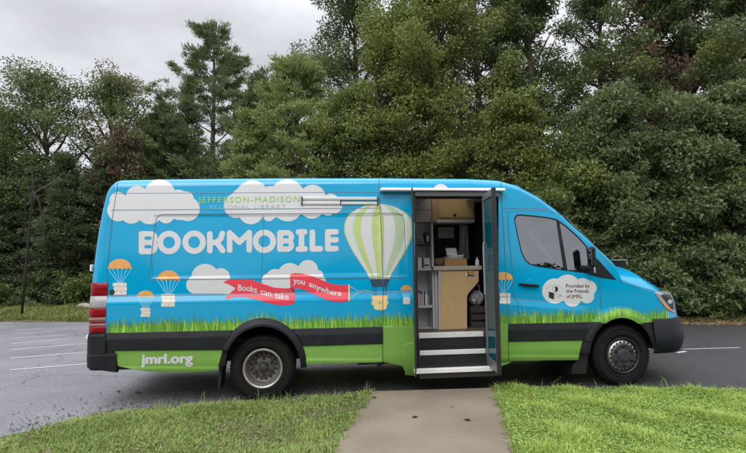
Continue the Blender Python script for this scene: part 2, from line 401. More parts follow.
def add_side(V, F, d):
    # the painted body ends at the black mouldings: below them the bare dark sill
    F = orient(V, F, d); cv = np.array([V[list(f)].mean(0) for f in F])
    if d[1] > 0: cv[:, 1] = W-cv[:, 1]
    x, y = proj(cv); low = y > np.interp(x, BX, BY)-.2
    body.add(V, [f for f, l in zip(F, low) if not l], 0); body.add(V, [f for f, l in zip(F, low) if l], 1)
V, F = marching(N, Fk); add_side(V, F, (0, -1, 0))
Nf = N.copy(); Nf[..., 1] = W-Nf[..., 1]
Fk2 = np.minimum.reduce([-AR(pxs, pys), -AF(pxs, pys), -WIN(pxs, pys)])
V, F = marching(Nf, Fk2); add_side(V, F, (0, 1, 0))
# roof, bonnet and windscreen strip, then rear and front faces
KS = np.concatenate([np.linspace(0, .2, 5)[:-1], np.linspace(.2, .8, 9), np.linspace(.8, 1, 5)[1:]])
def crown_of(u):
    return np.interp(u, [-1.8, -1.5, 2.9, 3.6, UCOWL-.15, UCOWL+.15, 4.9, 5.3, 5.5], [.0, .035, .04, .05, .05, .25, .31, .16, .05])
edge = N[:, -1]; strip_v = []
for k in KS:
    q = edge.copy(); v0 = edge[:, 1]; q[:, 1] = v0+(W-2*v0)*k; hump = 1-(2*k-1)**2
    q[:, 2] = edge[:, 2]+crown_of(edge[:, 0])*hump**.8
    q[:, 0] = edge[:, 0]+.07*hump*np.clip((pp-.93)/.07, 0, 1)**2
    strip_v.append(q)
S = np.stack(strip_v, 1); nk = len(KS); ws = MB(); rf = []; wf = []
uroof, ucow = float(P(547, 201, .12)[0]), UCOWL-.05
for i in range(NU-1):
    for k in range(nk-1):
        f = (i*nk+k, i*nk+k+1, (i+1)*nk+k+1, (i+1)*nk+k)[::-1]
        if 2.15 < edge[i, 0] < 2.72 and 6 <= k < nk-7: continue  # opening added in the roof to let sky light into the interior
        (wf if uroof < edge[i, 0] < ucow and 4 <= k < nk-5 else rf).append(f)
Sv = S.reshape(-1, 3); body.add(Sv, rf, 0); ws.add(Sv, wf, 0)
for (col, dirx) in ((0, -1), (NU-1, 1)):
    e = N[col]; rows = []
    for k in KS:
        q = e.copy(); v0 = e[:, 1]; q[:, 1] = v0+(W-2*v0)*k; hump = 1-(2*k-1)**2
        if dirx > 0: q[:, 0] = e[:, 0]+.07*hump
        q[:, 2] = e[:, 2]+crown_of(e[:, 0])*hump**.8*(qq**6)
        rows.append(q)
    A = np.stack(rows, 1).reshape(-1, 3); F = [(j*nk+k, j*nk+k+1, (j+1)*nk+k+1, (j+1)*nk+k) for j in range(NZ-1) for k in range(nk-1)]
    body.add(A, orient(A, F, (dirx, 0, 0)), 0)
_hz = float(ztop(2.4))+.04
ADDED_HATCH = MB(); ADDED_HATCH.box((2.13, .60, _hz+.0), (2.74, 1.42, _hz+.012)); ADDED_HATCH.build('added_light_hatch', glass_mat('added_hatch_glass', (.9, .92, .92), .03), VAN)  # pane over the unseen roof opening, added only to brighten the interior
BODY = body.build('body', [BLUE, BLACKP], VAN, smooth=True)
ws.build('windscreen', WGLASS, VAN, smooth=True)

def part(name, m, build, smooth=False, parent=None, label=None):
    mb = MB(); build(mb); o = mb.build(name, m, parent or VAN, smooth)
    if label: o['label'] = label
    return o
def dec(name, m, shapes, off=.0015, res=.6, thick=0, parent=None, label=None, smooth=True):
    """shapes: list of (field, box, material index)"""
    mb = MB()
    for k, sh in enumerate(shapes): decal(mb, sh[0], sh[1], res, (off if callable(off) else off+(sh[3] if len(sh) > 3 else 0)), sh[2] if len(sh) > 2 else 0, thick)
    o = mb.build(name, m, parent or VAN, smooth)
    if label: o['label'] = label
    return o
_Q0 = Q
def Q(px, py, off=0.):
    return _Q0(px, py, off(np.asarray(px, float), np.asarray(py, float)) if callable(off) else off)

# --- black side mouldings, green skirts
def clad_off(px, py):
    base = np.interp(px, [107, 228, 295, 383, 508, 590], [333, 330, 328.8, 326.6, 323.8, 322])
    return .004+.018*np.clip((py-base)/6.5, 0, 1)
for pts in ([(106.8, 333), (232, 330.4), (224, 349.3), (113, 350.2), (109, 346), (106.8, 340)], [(292, 328.8), (382.3, 326.7), (382.3, 343.2), (303, 345.6), (299, 337)], [(508.3, 323.8), (593, 322), (583, 339.7), (508.3, 341.2)]):
    f = poly(pts); dec('side_moulding', BLACKP, [(f, f.box)], clad_off, .7, .02)
for pts in ([(115, 350.6), (223, 349.7), (217.5, 369.4), (205, 371), (180, 371.9), (150, 370.8), (132, 368.6), (118.3, 366)], [(303, 346), (382.3, 343.7), (382.3, 361.8), (306.5, 363.8)],
            [(383.2, 326.6), (414.6, 326), (414.6, 373.5), (406, 372.5), (402.5, 366), (383.2, 361.7)], [(498.5, 324), (507.8, 323.8), (507.8, 360.4), (498.5, 360.6)], [(508.6, 341.7), (582.3, 340.2), (577.5, 359.4), (508.6, 360.3)]):
    f = poly(pts); yb = max(p[1] for p in pts)
    def soff(px, py, yb=yb): return .008+.010*np.clip((py-(yb-6))/2.5, 0, 1)
    dec('green_skirt', GREEN, [(f, f.box)], soff, .7, .02)
f = poly([(404.6, 344), (414.6, 342.5), (414.6, 374), (405, 373.2)]); dec('step_cover', GREEN, [(f, f.box)], .03, .6, .03)
part('door_sill_wedge', GREEN, lambda m: m.prism([P3(x, y, .0) for x, y in ((495, 360.8), (514, 360.4), (508, 363.8), (497, 367.8))], (0, .08, 0)))
# --- wheel arch flares at the rear, bodywork lip at the front
def ring_off(px, py):
    r = np.hypot((px-263)/37.6, (py-366)/39.6); return .006+.034*np.clip((1.2-r)/.14, 0, 1)
f = inter(minus(ell(263, 366, 43.8, 48), AR), rect(200, 300, 330, 366.5), lambda X, Y: np.where(X < 263, 350.5+(X-219)*.0-Y, 1e3))
dec('wheel_arch_flare', BLACKP, [(f, (214, 314, 312, 368))], ring_off, .6, .05)
def foff(px, py): return .014
f = inter(minus(ell(622, 357.5, 34.6, 42.4), ell(622, 357.5, 31.6, 39.6)), rect(585, 310, 658, 345))
dec('wheel_arch_lip', GREEN, [(inter(f, lambda X, Y: np.interp(X, BX, BY)+1-Y), (584, 312, 660, 347))], .001, .5, .03)
f = inter(minus(ell(622, 357.5, 40.5, 48.6), AF), lambda X, Y: np.interp(X, BX, BY)-Y)
dec('wheel_arch_band', GREEN, [(f, (580, 305, 664, 330))], .0017, .5)
f = poly([(582.5, 340), (592, 322.3), (600, 322), (592.5, 338), (590.3, 342)]); dec('arch_moulding', BLACKP, [(f, f.box)], .012, .5, .03)
for v in (.0, W):
    for c in (0., 4.356):
        part('wheel_well', DARKI, lambda m: (m.box((c-.512, abs(v-.56), .42), (c+.512, abs(v-.60), 1.02)), m.box((c-.512, abs(v-.05), .96), (c+.512, abs(v-.562), 1.02)), m.box((c-.55, abs(v-.06), .42), (c-.51, abs(v-.6), 1.0)), m.box((c+.51, abs(v-.06), .42), (c+.55, abs(v-.6), 1.0))))
part('underbody', DARKI, lambda m: (m.box((-1.8, .62, .36), (5.1, 1.38, .60)), m.box((-1.75, .04, .43), (-.56, 1.96, .46)), m.box((.56, .04, .43), (1.78, 1.96, .46)), m.box((2.86, .04, .43), (3.8, 1.96, .46)), m.box((4.92, .3, .43), (5.25, 1.7, .46)), m.box((1.1, .2, .34), (1.6, .6, .5)), m.box((3.05, .25, .30), (3.75, .6, .48), 0, .05),
      m.tube([(0, .3, .37), (0, 1.7, .37)], .07), m.tube([(4.356, .3, .37), (4.356, 1.7, .37)], .06)))
part('mud_flap', RUBBER, lambda m: m.prism([P3(x, y, .02) for x, y in ((225, 348.5), (220.5, 350), (217.6, 389.4), (219.8, 390), (222, 370), (226.5, 352))], (0, .3, 0)))
part('mud_flap', RUBBER, lambda m: m.prism([P3(x, y, .03) for x, y in ((583.5, 341), (589.8, 341), (586, 373.6), (571.5, 374), (573.5, 364), (578, 359))], (0, .3, 0)))
# --- bumpers and rear lamps swept round the corners
def corner_sweep(mb, levels, us, vend, Rc=.12, mi=0, both=False, zlow=None):
    rows = []
    for (z, o) in levels:
        ur = float(u_rear(z))-o; v0 = float(_vs0(us+.15, max(z, .5)))-o; row = []
        for u in np.linspace(us, ur+Rc, 8): row.append((u, v0, z))
        for a in np.linspace(0, math.pi/2, 9)[1:]: row.append((ur+Rc-Rc*math.sin(a), v0+Rc-Rc*math.cos(a), z))
        for v in np.linspace(v0+Rc, vend, 5)[1:]: row.append((ur, v, z))
        if both: row += [(u, W-v, z_) for u, v, z_ in row[::-1]]
        if zlow: row = [(u, v, z_+zlow(u, z_)) for u, v, z_ in row]
        rows.append(row)
    n = len(rows[0]); V = np.array(rows).reshape(-1, 3); F = [(i*n+j, i*n+j+1, (i+1)*n+j+1, (i+1)*n+j) for i in range(len(rows)-1) for j in range(n-1)]
    mid = F[3]; nn = np.cross(V[mid[1]]-V[mid[0]], V[mid[2]]-V[mid[0]])
    if nn[1] > 0: F = [f[::-1] for f in F]
    mb.add(V, F, mi)
us = float(P(118.2, 355, 0)[0]); us2 = float(P(107, 340, 0)[0])
def zl(u, z): return (.045*np.clip((us-u)/.26, 0, 1) if z < .45 else 0)
part('rear_bumper', BLACKP, lambda m: (corner_sweep(m, [(.60, -.06), (.395, -.05), (.395, .008), (.41, .015), (.58, .020), (.602, .015), (.604, -.02)], us, .99, .12, both=True, zlow=zl),
     corner_sweep(m, [(.60, -.02), (.60, .018), (.79, .018), (.818, .010), (.822, -.05)], us2-.0, .99, .12, both=True)), smooth=False)
zy = lambda y: float(P(99.5, y, .0)[1])
ut = float(P(106.4, 310, -.02)[0])
def lens(name, y0, y1, m, o=.008):
    return part(name, m, lambda b: corner_sweep(b, [(zy(y1), -.03), (zy(y1), o*.6), (zy(y1)+.006, o), (zy(y0)-.006, o), (zy(y0), o*.6), (zy(y0), -.03)], ut, .22, .11), True, TL)
TL = part('tail_light', DREDL, lambda b: corner_sweep(b, [(zy(333), -.03), (zy(333), .003), (zy(282.8), .003), (zy(282.8), -.03)], ut+.004, .23, .11), True)
for a in ((283, 295.9, REDL), (296.2, 307.9, CLRL), (308.2, 317.2, REDL), (317.5, 320.7, SLOTL), (321, 323.2, REDL), (323.4, 326.2, SLOTL), (326.5, 332.6, REDL)): lens('lens', *a)
TL2 = MB(); corner_sweep(TL2, [(zy(333), .004), (zy(282.8), .004)], ut, .23, .11); TL2.v = [np.stack([v[:, 0], W-v[:, 1], v[:, 2]], 1) for v in TL2.v]; TL2.build('tail_light', REDL, VAN, True)
part('rear_door_hinge', WMET, lambda m: m.box((float(u_rear(1.57))-.02, .05, 1.50), (float(u_rear(1.57))+.0, .12, 1.58), 0, .01))
part('rear_door_hinge', WMET, lambda m: m.box((float(u_rear(.8))-.035, .05, .745), (float(u_rear(.8))+.02, .12, .80), 0, .012))
def fsweep(mb, levels, px0, mi=0):
    rows = []
    for (z, o) in levels:
        uf = float(u_front(z)); u0 = float(P(px0, 340, 0)[0]); row = []
        ph0 = math.acos(max(-1, 1-(uf-u0)/.5)) if uf-u0 < .5 else math.pi/2
        if uf-u0 > .5: row += [(u, -.024*.3-o, z) for u in np.linspace(u0, uf-.5, 6)[:-1]]
        for a in np.linspace(ph0, 0, 22): row.append((uf-.5*(1-math.cos(a))+o*math.cos(a), .55*(1-math.sin(a))-.007-o*math.sin(a), z))
        for v in np.linspace(.55, 1., 6)[1:]: row.append((uf+o+.07*(1-((1-v)/.45)**2), v, z))
        row += [(u, W-v, z_) for u, v, z_ in row[-2::-1]]; rows.append(row)
    n = len(rows[0]); V = np.array(rows).reshape(-1, 3); F = [(i*n+j, i*n+j+1, (i+1)*n+j+1, (i+1)*n+j) for i in range(len(rows)-1) for j in range(n-1)]
    mid = F[n*2+2]; nn = np.cross(V[mid[1]]-V[mid[0]], V[mid[2]]-V[mid[0]])
    if nn[1] > 0: F = [f[::-1] for f in F]
    mb.add(V, F, mi)
FB = part('front_bumper', BLACKP, lambda m: fsweep(m, [(.815, -.04), (.815, .010), (.80, .026), (.64, .040), (.615, .050), (.55, .052), (.50, .042), (.43, .02), (.385, -.01), (.375, -.08)], 652.5), True)
part('fog_light_trim', ALU, lambda m: m.box((*P(671.5, 342.5, .12)[:1], .10, float(P(674, 342.6, .2)[1])), (*P(677.5, 342.5, .2)[:1], .26, float(P(674, 340, .2)[1])), 0, .01), parent=FB)
part('grille', INK, lambda m: m.prism([(float(u_front(.9))+.075, y, z) for y, z in ((.62, .84), (1.38, .84), (1.45, 1.02), (.55, 1.02))], (.012, 0, 0)))
# --- headlight
f = poly(smooth_poly([(655, 293.4), (658, 291.6), (666, 291.4), (670, 293.6), (672.2, 298.5), (674.2, 309), (674.6, 313), (671, 311.6), (665.5, 307.6), (660, 300.8)], 3))
HL = dec('headlight', CLRL, [(f, f.box)], .008, .3, .03)
f2 = poly([(657.4, 297.2), (659, 298.2), (666.6, 306.2), (670.3, 309.6), (669.7, 310.9), (665.6, 307.9), (660.2, 301.2)])
dec('turn_signal', AMBER, [(f2, f2.box)], .0105, .2, 0, HL)
f4 = poly(smooth_poly([(660.5, 295.3), (666, 294.2), (669.5, 295.6), (671.6, 300), (673, 308), (671, 309.2), (667, 304), (663, 299.2)], 3)); dec('lamp_bezel', HUB, [(f4, f4.box)], .0098, .25, 0, HL)
f3 = circ(669.3, 301.5, 2.2); dec('lamp_reflector', ALU, [(f3, (666, 299, 672.5, 305))], .0105, .2, 0, HL)

# --- seams and gutter lines
SEAM = MB()
def rr_line(pts, w=.55, mi=0, off=.0033): strip(SEAM, pts, w, off, mi)
def corner(x, y, r, a0, a1, k=5): return [(x+r*math.cos(rad(a)), y+r*math.sin(rad(a))) for a in np.linspace(a0, a1, k)]
rr_line([(113, 193.4), (240, 192.8), (378.6, 192.3)], .5, 1); rr_line([(111.5, 210.2), (250, 209.1), (380.2, 208.3)], .7, 1)
rr_line([(380.5, 213.3), (250, 214), (163, 214.6)]+corner(163, 221.5, 7, 270, 190)+[(153.2, 240), (149.2, 275)]+corner(152.4, 276.6, 3, 180, 90)+[(220, 279.4), (300, 278.6), (381.5, 278.0)], .6)
rr_line([(381.5, 213.4), (396, 213.2)]+corner(396.5, 221.5, 8, 270, 360)+[(405.2, 245), (406.4, 273)]+corner(402.4, 274, 4, 0, 90)+[(382, 277.9)], .6)
rr_line([(263.8, 213.9), (263.2, 235), (261.4, 279)], .4)
rr_line([(378.9, 179), (380, 205), (381.7, 240), (382.9, 284), (382.8, 330), (382.7, 361.5)], .65)
rr_line([(118.0, 181.5), (116.6, 192), (112.6, 217), (108.6, 255), (106.6, 283)], .6)
rr_line([(107, 296.2), (280, 293.6), (410, 291.9)], .9, 1); rr_line([(500, 297.4), (549, 302)], .5, 1)
rr_line([(500.9, 181.5), (501.7, 200), (504, 240), (506.4, 285), (507.8, 324), (508, 360)], .6)
rr_line([(507.5, 211), (509, 239.6), (511.7, 262), (514, 297), (518, 303), (519, 320), (520.8, 336), (522.5, 355)]+corner(526, 355.5, 3.4, 180, 90)+[(577, 358.6), (582, 338), (588.5, 325)], .55)
rr_line([(507.5, 211), (530, 210.3), (547.4, 210.6), (557, 213.2), (566, 217.6), (587.6, 238.9), (613, 267.6)], .55, 1)
rr_line([(501.8, 208.2), (547, 208.6)], .45, 1)
rr_line([(599.6, 278), (600.6, 300), (600.9, 309)], .55)
rr_line([(618, 280.2), (636, 286.4), (654.6, 292)], .55)
SEAM.build('panel_seam', [LINE, GUT], VAN)
# --- windows of the cab
fw_ = minus(WIN, poly([(x+(551-x)*.028, y+(247-y)*.04) for x, y in WIN_PTS]))
GK = dec('window_gasket', BLACKP, [(fw_, WIN.box)], .004, .4, .02)
f = poly([(556.2, 219), (559.2, 221), (567.6, 271), (564, 270.4)]); dec('window_pillar', BLACKP, [(f, f.box)], .003, .4, .02)
f = inter(WIN, lambda X, Y: (557+(Y-219)*.165)-X); dec('side_window', GLASS, [(f, WIN.box)], -.003, .7)
f = inter(WIN, lambda X, Y: X-(558.6+(Y-219)*.165)); dec('quarter_window', GLASS, [(f, WIN.box)], -.003, .7)
f = poly([(588, 248), (597, 259), (616.2, 279.8), (600, 277.4), (588, 274)]); dec('mirror_sail', BLACKP, [(f, f.box)], .006, .5, .02)
for s in (0, 1):   # glass on the far side
    Fw = np.where(Fk2 > -900, WIN(pxs, pys), -1); V, F = marching(Nf, Fw)
    if s == 0: mb = MB(); mb.add(V, orient(V, F, (0, 1, 0))); mb.build('side_window', GLASS, VAN, True)
# --- door handle
f = ell(530.3, 285, 5.3, 5.6); hr = dec('handle_recess', BLUE, [(f, (524, 278, 537, 292))], .0035, .4, .006)
a, b = Q(518.4, 284.2, .03), Q(538.6, 285.9, .03)
part('door_handle', BLACKP, lambda m: m.tube([Q(518.4, 284.2, .012), a*.8+b*.2, a*.5+b*.5, a*.2+b*.8, Q(538.6, 285.9, .012)], [.010, .017, .018, .017, .010], k=10), True)
part('fuel_cap', INK, lambda m: m.tube([Q(112, 292, -.005), Q(112, 292, .010)], [.031, .028], k=16))
# --- mirrors
mz0, mz1 = P(592, 275, -.2)[1], P(592, 246.5, -.2)[1]; mu0, mu1 = P(587.6, 258, -.10)[0], P(597, 258, -.215)[0]
MR = part('wing_mirror', BLACKP, lambda m: (m.box((mu0, -.215, mz0+.09), (mu1, -.095, mz1), 0, .025), m.box((mu0+.008, -.205, mz0), (mu1-.008, -.10, mz0+.10), 0, .02), m.tube([(mu1-.03, -.08, mz0+.1), (mu1-.01, .06, mz0+.02)], .03)))
part('mirror_face', MIRG, lambda m: m.box((mu0-.002, -.190, mz0+.12), (mu0+.004, -.125, mz1-.03), 0, .001), parent=MR)
part('turn_signal', CLRL, lambda m: m.box((mu0+.014, -.216, mz0+.02), (mu1-.02, -.195, mz0+.095), 0, .008), parent=MR)
fu0, fz0 = P(609, 270, 2.22); fu1, fz1 = P(624.5, 259.5, 2.22)
MR2 = part('wing_mirror', BLACKP, lambda m: (m.box((fu0+.02, 2.09, fz0-.02), (fu1-.05, 2.32, fz1-.012), 0, .03), m.tube([(fu0+.1, 2.1, fz0), (fu0+.05, 1.93, fz0-.06)], .03)))
part('mirror_cap', DALU, lambda m: m.box((fu0+.0, 2.08, fz1-.03), (fu1-.02, 2.33, fz1), 0, .012), parent=MR2)
# --- awning-like rail over the lettering and the white gutter over the door
def rail(m):
    p0, p1 = Q(301.2, 200.6), Q(378.2, 200); u0, u1 = p0[0], p1[0]
    zt_, zb_ = P(340, 196.3, .02)[1], P(340, 204.2, .02)[1]; h = zt_-zb_; vb = float(_vs0(u0+.3, zt_))
    m.box((u0+.012, vb-.020, zb_+h*.62), (u1-.012, vb+.02, zt_), 0, .006); m.box((u0+.012, vb-.006, zb_+h*.36), (u1-.012, vb+.02, zb_+h*.62), 1); m.box((u0+.012, vb-.026, zb_), (u1-.012, vb+.03, zb_+h*.36), 0, .006)
    for u in (u0, u1-.016): m.box((u, vb-.032, zb_-.004), (u+.016, vb+.03, zt_+.003), 2)
    uc = float(Q(340, 202)[0]); m.box((uc, vb-.029, zb_-.002), (uc+.012, vb-.0, zb_+h*.55), 2)
part('awning_rail', [ALU, DALU, HUB], rail)
g0, g1 = P(379.8, 190, .1), P(502.5, 190.2, .1); gz = float(P(440, 188.6, .05)[1]); gz2 = float(P(440, 191.2, .05)[1])
part('rain_gutter', WMET, lambda m: m.box((float(g0[0]), -.005, gz2), (float(g1[0]), .12, gz), 0, .006))

# --- wheels
def tyre_prof(v0, v1, r, rr):
    w = v1-v0; return [(rr, v0+.03), (rr+.015, v0+.012), (r*.80, v0), (r*.90, v0+.006), (r*.965, v0+.022), (r*.992, v0+.042), (r, v0+w*.3), (r, v0+w*.7), (r*.99, v1-.04), (r*.95, v1-.015), (r*.8, v1), (rr, v1-.02)]
def tread(m, c, v0, v1, r):
    for i in range(60):
        q = 2*math.pi*i/60; d = np.array([math.cos(q), 0, math.sin(q)]); t = np.array([-math.sin(q), 0, math.cos(q)])
        for (a, b, sh) in ((v0+.03, v0+.085, 0), (v1-.085, v1-.03, .5)):
            p = np.array([c[0], 0, c[2]])+d*(r-.006); vs = []
            for (k, v, rr) in ((-.012, a, 0), (.012, a, 0), (.012, b, 0), (-.012, b, 0), (-.011, a, .011), (.011, a, .011), (.011, b, .011), (-.011, b, .011)): vs.append(p+t*k+d*rr+np.array([0, v+c[1], 0]))
            m.add(vs, [(4, 5, 6, 7), (0, 1, 5, 4), (1, 2, 6, 5), (2, 3, 7, 6), (3, 0, 4, 7)])
def wheel(c, front, far=False):
    c = (c[0], 0., c[2]); sg = -1 if far else 1
    def fin(m):
        if far: m.v = [np.stack([v[:, 0], W-v[:, 1], v[:, 2]], 1) for v in m.v]; m.f = [f[::-1] for f in m.f]
    R0 = .368
    def ty(m):
        m.lathe(tyre_prof(.035, .255, R0, .205), c, 0, 64); tread(m, c, .035, .255, R0)
        m.lathe([(.335, .0335), (.335, .0305), (.328, .0305), (.328, .034)], c, 0, 64); m.lathe([(.262, .036), (.262, .032), (.255, .032), (.255, .037)], c, 0, 64)
        if not front: m.lathe(tyre_prof(.29, .51, R0, .205), c, 0, 48)
        fin(m)
    wh = part('wheel', TYRE, ty, True)
    def rim(m):
        if not front:
            m.lathe([(.212, .040), (.222, .030), (.226, .034), (.216, .026), (.206, .028), (.200, .040), (.193, .060), (.188, .10)], c, 0, 64)
            m.lathe([(.188, .10), (.180, .150), (.165, .168), (.13, .172), (.118, .160), (.115, .150), (.06, .150)], c, 1, 64)
            for i in range(16):
                q = 2*math.pi*(i+.5)/16; x, z = c[0]+.147*math.cos(q), c[2]+.147*math.sin(q); m.tube([(x, .166, z), (x, .175, z)], .0125, 2, 8)
        else:
            m.lathe([(.212, .046), (.222, .036), (.218, .030), (.206, .034), (.198, .050), (.192, .075)], c, 2, 64)
            m.lathe([(.192, .075), (.186, .055), (.172, .044), (.150, .040), (.12, .040)], c, 1, 64)
            for i in range(20):
                q = 2*math.pi*(i+.5)/20; x, z = c[0]+.165*math.cos(q), c[2]+.165*math.sin(q)
                t = np.array([-math.sin(q), 0, math.cos(q)]); d = np.array([math.cos(q), 0, math.sin(q)]); p = np.array([x, .039, z])
                m.prism([p+t*.013-d*.010, p+t*.013+d*.010, p-t*.013+d*.010, p-t*.013-d*.010], (0, .004, 0), 2)
        fin(m)
    ri = part('rim', [STEEL, DSTEEL if not front else STEEL, INK], rim, True, wh)
    def hub(m):
        if not front:
            m.lathe([(.062, .152), (.060, .085), (.052, .072), (.036, .070), (.034, .062), (.020, .060), (.0, .060)], c, 0, 6); m.lathe([(.085, .150), (.082, .138), (.06, .136)], c, 1, 32)
            for i in range(6):
                q = 2*math.pi*(i+.5)/6; x, z = c[0]+.1*math.cos(q), c[2]+.1*math.sin(q); m.tube([(x, .152, z), (x, .128, z), (x, .120, z)], [.018, .015, .012], 0, 6)
        else:
            m.lathe([(.152, .040), (.150, .024), (.140, .018), (.09, .020), (.074, .016), (.070, .006), (.055, .003), (.0, .003)], c, 0, 48)
            for i in range(6):
                q = 2*math.pi*(i+.5)/6; x, z = c[0]+.115*math.cos(q), c[2]+.115*math.sin(q); m.tube([(x, .022, z), (x, .010, z), (x, .004, z)], [.021, .020, .012], 2, 12)
        fin(m)
    part('hub', [HUB, DSTEEL, BLACKP], hub, False, wh)
RW = P(263, 369, .06); FWc = P(622, 356.4, .06)
for far in (False, True):
    wheel((float(RW[0]), 0, .368), False, far); wheel((float(FWc[0]), 0, .368), True, far)

# ------------------------------------------------------------------ the graphics on the van's side
def zc(ox, oy, k): return lambda x, y: (ox+x/k, oy+y/k)
def cloud(name_label, circles, rc, k, ox, oy, clip=None, off=.0018):
    fs = [circ(ox+x/k, oy+y/k, r/k) for x, y, r in circles]+[rect(ox+a/k, oy+b/k, ox+c/k, oy+d/k) for a, b, c, d in rc]; f = union(*fs)
    if clip: f = inter(f, clip)
    xs = [ox+(x-r)/k for x, y, r in circles]+[ox+(x+r)/k for x, y, r in circles]; ys = [oy+(y-r)/k for x, y, r in circles]+[oy+(y+r)/k for x, y, r in circles]
    return dec('cloud_graphic', WHITE, [(f, (min(xs)-1, min(ys)-1, max(xs)+1, max(ys)+1))], off, .5, label=name_label)
K = 7.43
cloud('long white cloud at the rear top corner', [(555, 187, 117), (388, 203, 85), (246, 226, 63), (248, 300, 82), (345, 322, 78), (480, 308, 96), (602, 335, 62), (690, 232, 86), (743+10, 215, 55), (743+20, 290, 90), (700, 290, 82), (640, 250, 90)], [(240, 230, 770, 350)], K, 85, 170)
cloud('long white cloud behind the green lettering', [(500, 205, 127), (430, 215, 85), (380, 265, 91), (490, 312, 92), (623, 335, 46), (760, 200, 130), (640, 240, 120), (743+20, 270, 112), (743+205, 208, 98), (743+200, 270, 92), (743+340, 230, 55), (743+365, 264, 60), (743+320, 295, 46)], [(420, 190, 743+320, 330)], K, 185, 170)
cloud('small white cloud behind the banner tail', [(150, 132, 103), (268, 127, 66), (75, 185, 66), (315, 195, 60)], [(75, 150, 330, 250)], K, 185, 260)
cloud('small white cloud behind the banner middle', [(110, 152, 92), (245, 112, 75), (320, 150, 38), (0, 172, 68), (335, 190, 40), (-50, 190, 50)], [(-60, 170, 300, 292)], K, 275, 255)
cloud('cloud tip above the door gutter', [(265, 128, 61)], [], K, 405, 175, rect(425, 180, 460, 188.4))
CF = cloud('white cloud sticker on the cab door', [(230, 243, 117), (350, 212, 122), (490, 202, 80), (550, 215, 70), (530, 290, 68), (395, 310, 80)], [(230, 190, 540, 335)], 9.325, 530, 265)
# BOOKMOBILE
def O_(cx, cy, ro=11.7, ri=5.9): return minus(circ(cx, cy, ro), circ(cx, cy, ri))
h = 2.8
LET = [
 [cap(141.6, 233.9, 141.6, 251.6, h), cap(141.6, 233.9, 151, 234, h), cap(141.6, 242.6, 151, 242.6, h), cap(141.6, 251.5, 151, 251.4, h), minus(circ(150.6, 238.4, 7.2), circ(150.2, 238.3, 1.6)), minus(circ(150.6, 247, 7.2), circ(150.2, 246.9, 1.6))],
 [O_(169.1, 242.5)], [O_(194.2, 242.3)],
 [cap(209.9, 233.9, 209.9, 250.8, h), cap(222.4, 233.6, 221, 238.5, h), cap(221, 238.5, 217.4, 242, h), cap(217.4, 242, 210, 243.4, h), cap(216.8, 242.4, 222.7, 250.5, h)],
 [cap(229.7, 233, 229.7, 250.2, h), cap(249.3, 232.7, 249.3, 250, h), cap(229.7, 233, 239.5, 242.3, h), cap(239.5, 242.3, 249.3, 232.7, h)],
 [O_(264.4, 241.4)],
 [cap(280, 233, 280, 249.2, h), cap(280, 233, 288, 233, h), cap(280, 241.2, 288, 241.2, h), cap(280, 249.1, 288, 249.1, h), minus(circ(287.2, 237, 6.9), circ(287, 237, 1.5)), minus(circ(287.2, 245, 6.9), circ(287, 245, 1.5))],
 [cap(298.4, 232, 304.6, 232, h), cap(301.5, 232, 301.5, 249, h), cap(298.4, 249.1, 305, 249, h)],
 [cap(312.4, 232.2, 312.4, 249, h), cap(312.4, 249, 320.4, 248.8, h)],
 [cap(327.8, 231.9, 327.8, 248.8, h), cap(327.8, 231.9, 336, 231.9, h), cap(327.8, 240, 336, 239.9, h), cap(327.8, 248.8, 336, 248.6, h)]]
f = union(*[g for L in LET for g in L])
holes = union(circ(150.0, 238.3, 1.7), circ(150.0, 246.8, 1.7), cap(146.2, 238.3, 150, 238.3, 1.7), cap(146.2, 246.8, 150, 246.8, 1.7), cap(284.4, 237, 287.3, 237, 1.5), cap(284.4, 245, 287.3, 245, 1.5))
dec('title_lettering', WHITE, [(minus(f, holes), (137.5, 228.5, 341, 256))], .0021, .3)
# hot-air balloon
HW = np.array([(203.4, 0), (204.2, 7), (206, 14.5), (208, 19), (210, 23), (213.4, 28.4), (218, 32), (224, 34.2), (232, 34.6), (238.5, 32.6), (246, 29.3), (253, 25.6), (259, 21.8), (265, 17.8), (272, 13.4), (279, 9.8)])
def hw(Y): return np.interp(Y, HW[:, 0], HW[:, 1])
def gore(s0, s1):
    def f(X, Y):
        w = hw(Y); c = 378.2+(Y-204)*.018; d = (X-c); return np.minimum(np.minimum(d-s0*w, s1*w-d), np.minimum(Y-203.4, 279-Y))
    return f
bb = (342, 202.5, 414, 280); clipd = lambda X, Y: 414.4-X
MB_ = [TEALG, WHITE, LIME, SAGE]
BAL = dec('balloon_graphic', MB_, [(gore(-1, -.955), bb, 2), (gore(-.955, -.78), bb, 1), (gore(-.78, -.73), bb, 0), (gore(-.73, -.51), bb, 2), (gore(-.51, -.20), bb, 1), (gore(-.20, .165), bb, 2), (gore(.165, .48), bb, 1), (inter(gore(.48, .78), clipd), bb, 3), (inter(gore(.78, .94), clipd), bb, 1), (inter(gore(.94, 1), clipd), bb, 2)], .0024, .4)
f = poly([(369.6, 279), (389.9, 278.9), (387, 286.6), (372.2, 286.8)])
bk = poly([(372.2, 298.8), (387.4, 298.4), (386.6, 308.4), (384, 309.8), (376, 310), (374, 308.6)]); bt = poly([(371.6, 295.8), (387.8, 295.4), (387.6, 298.7), (371.9, 299.1)])
mb = MB()
decal(mb, f, f.box, .4, .0024, 0); decal(mb, bk, bk.box, .4, .0024, 1); decal(mb, bt, bt.box, .4, .0027, 2); decal(mb, circ(379.7, 302.7, 1.9), (377, 300, 382.5, 305.5), .3, .0030, 3); decal(mb, ell(372.3, 303, 1.2, 2.2), (370.5, 300, 374, 306), .3, .0022, 3); decal(mb, ell(387.5, 302.7, 1.1, 2.2), (385.5, 300, 389.5, 306), .3, .0022, 3)
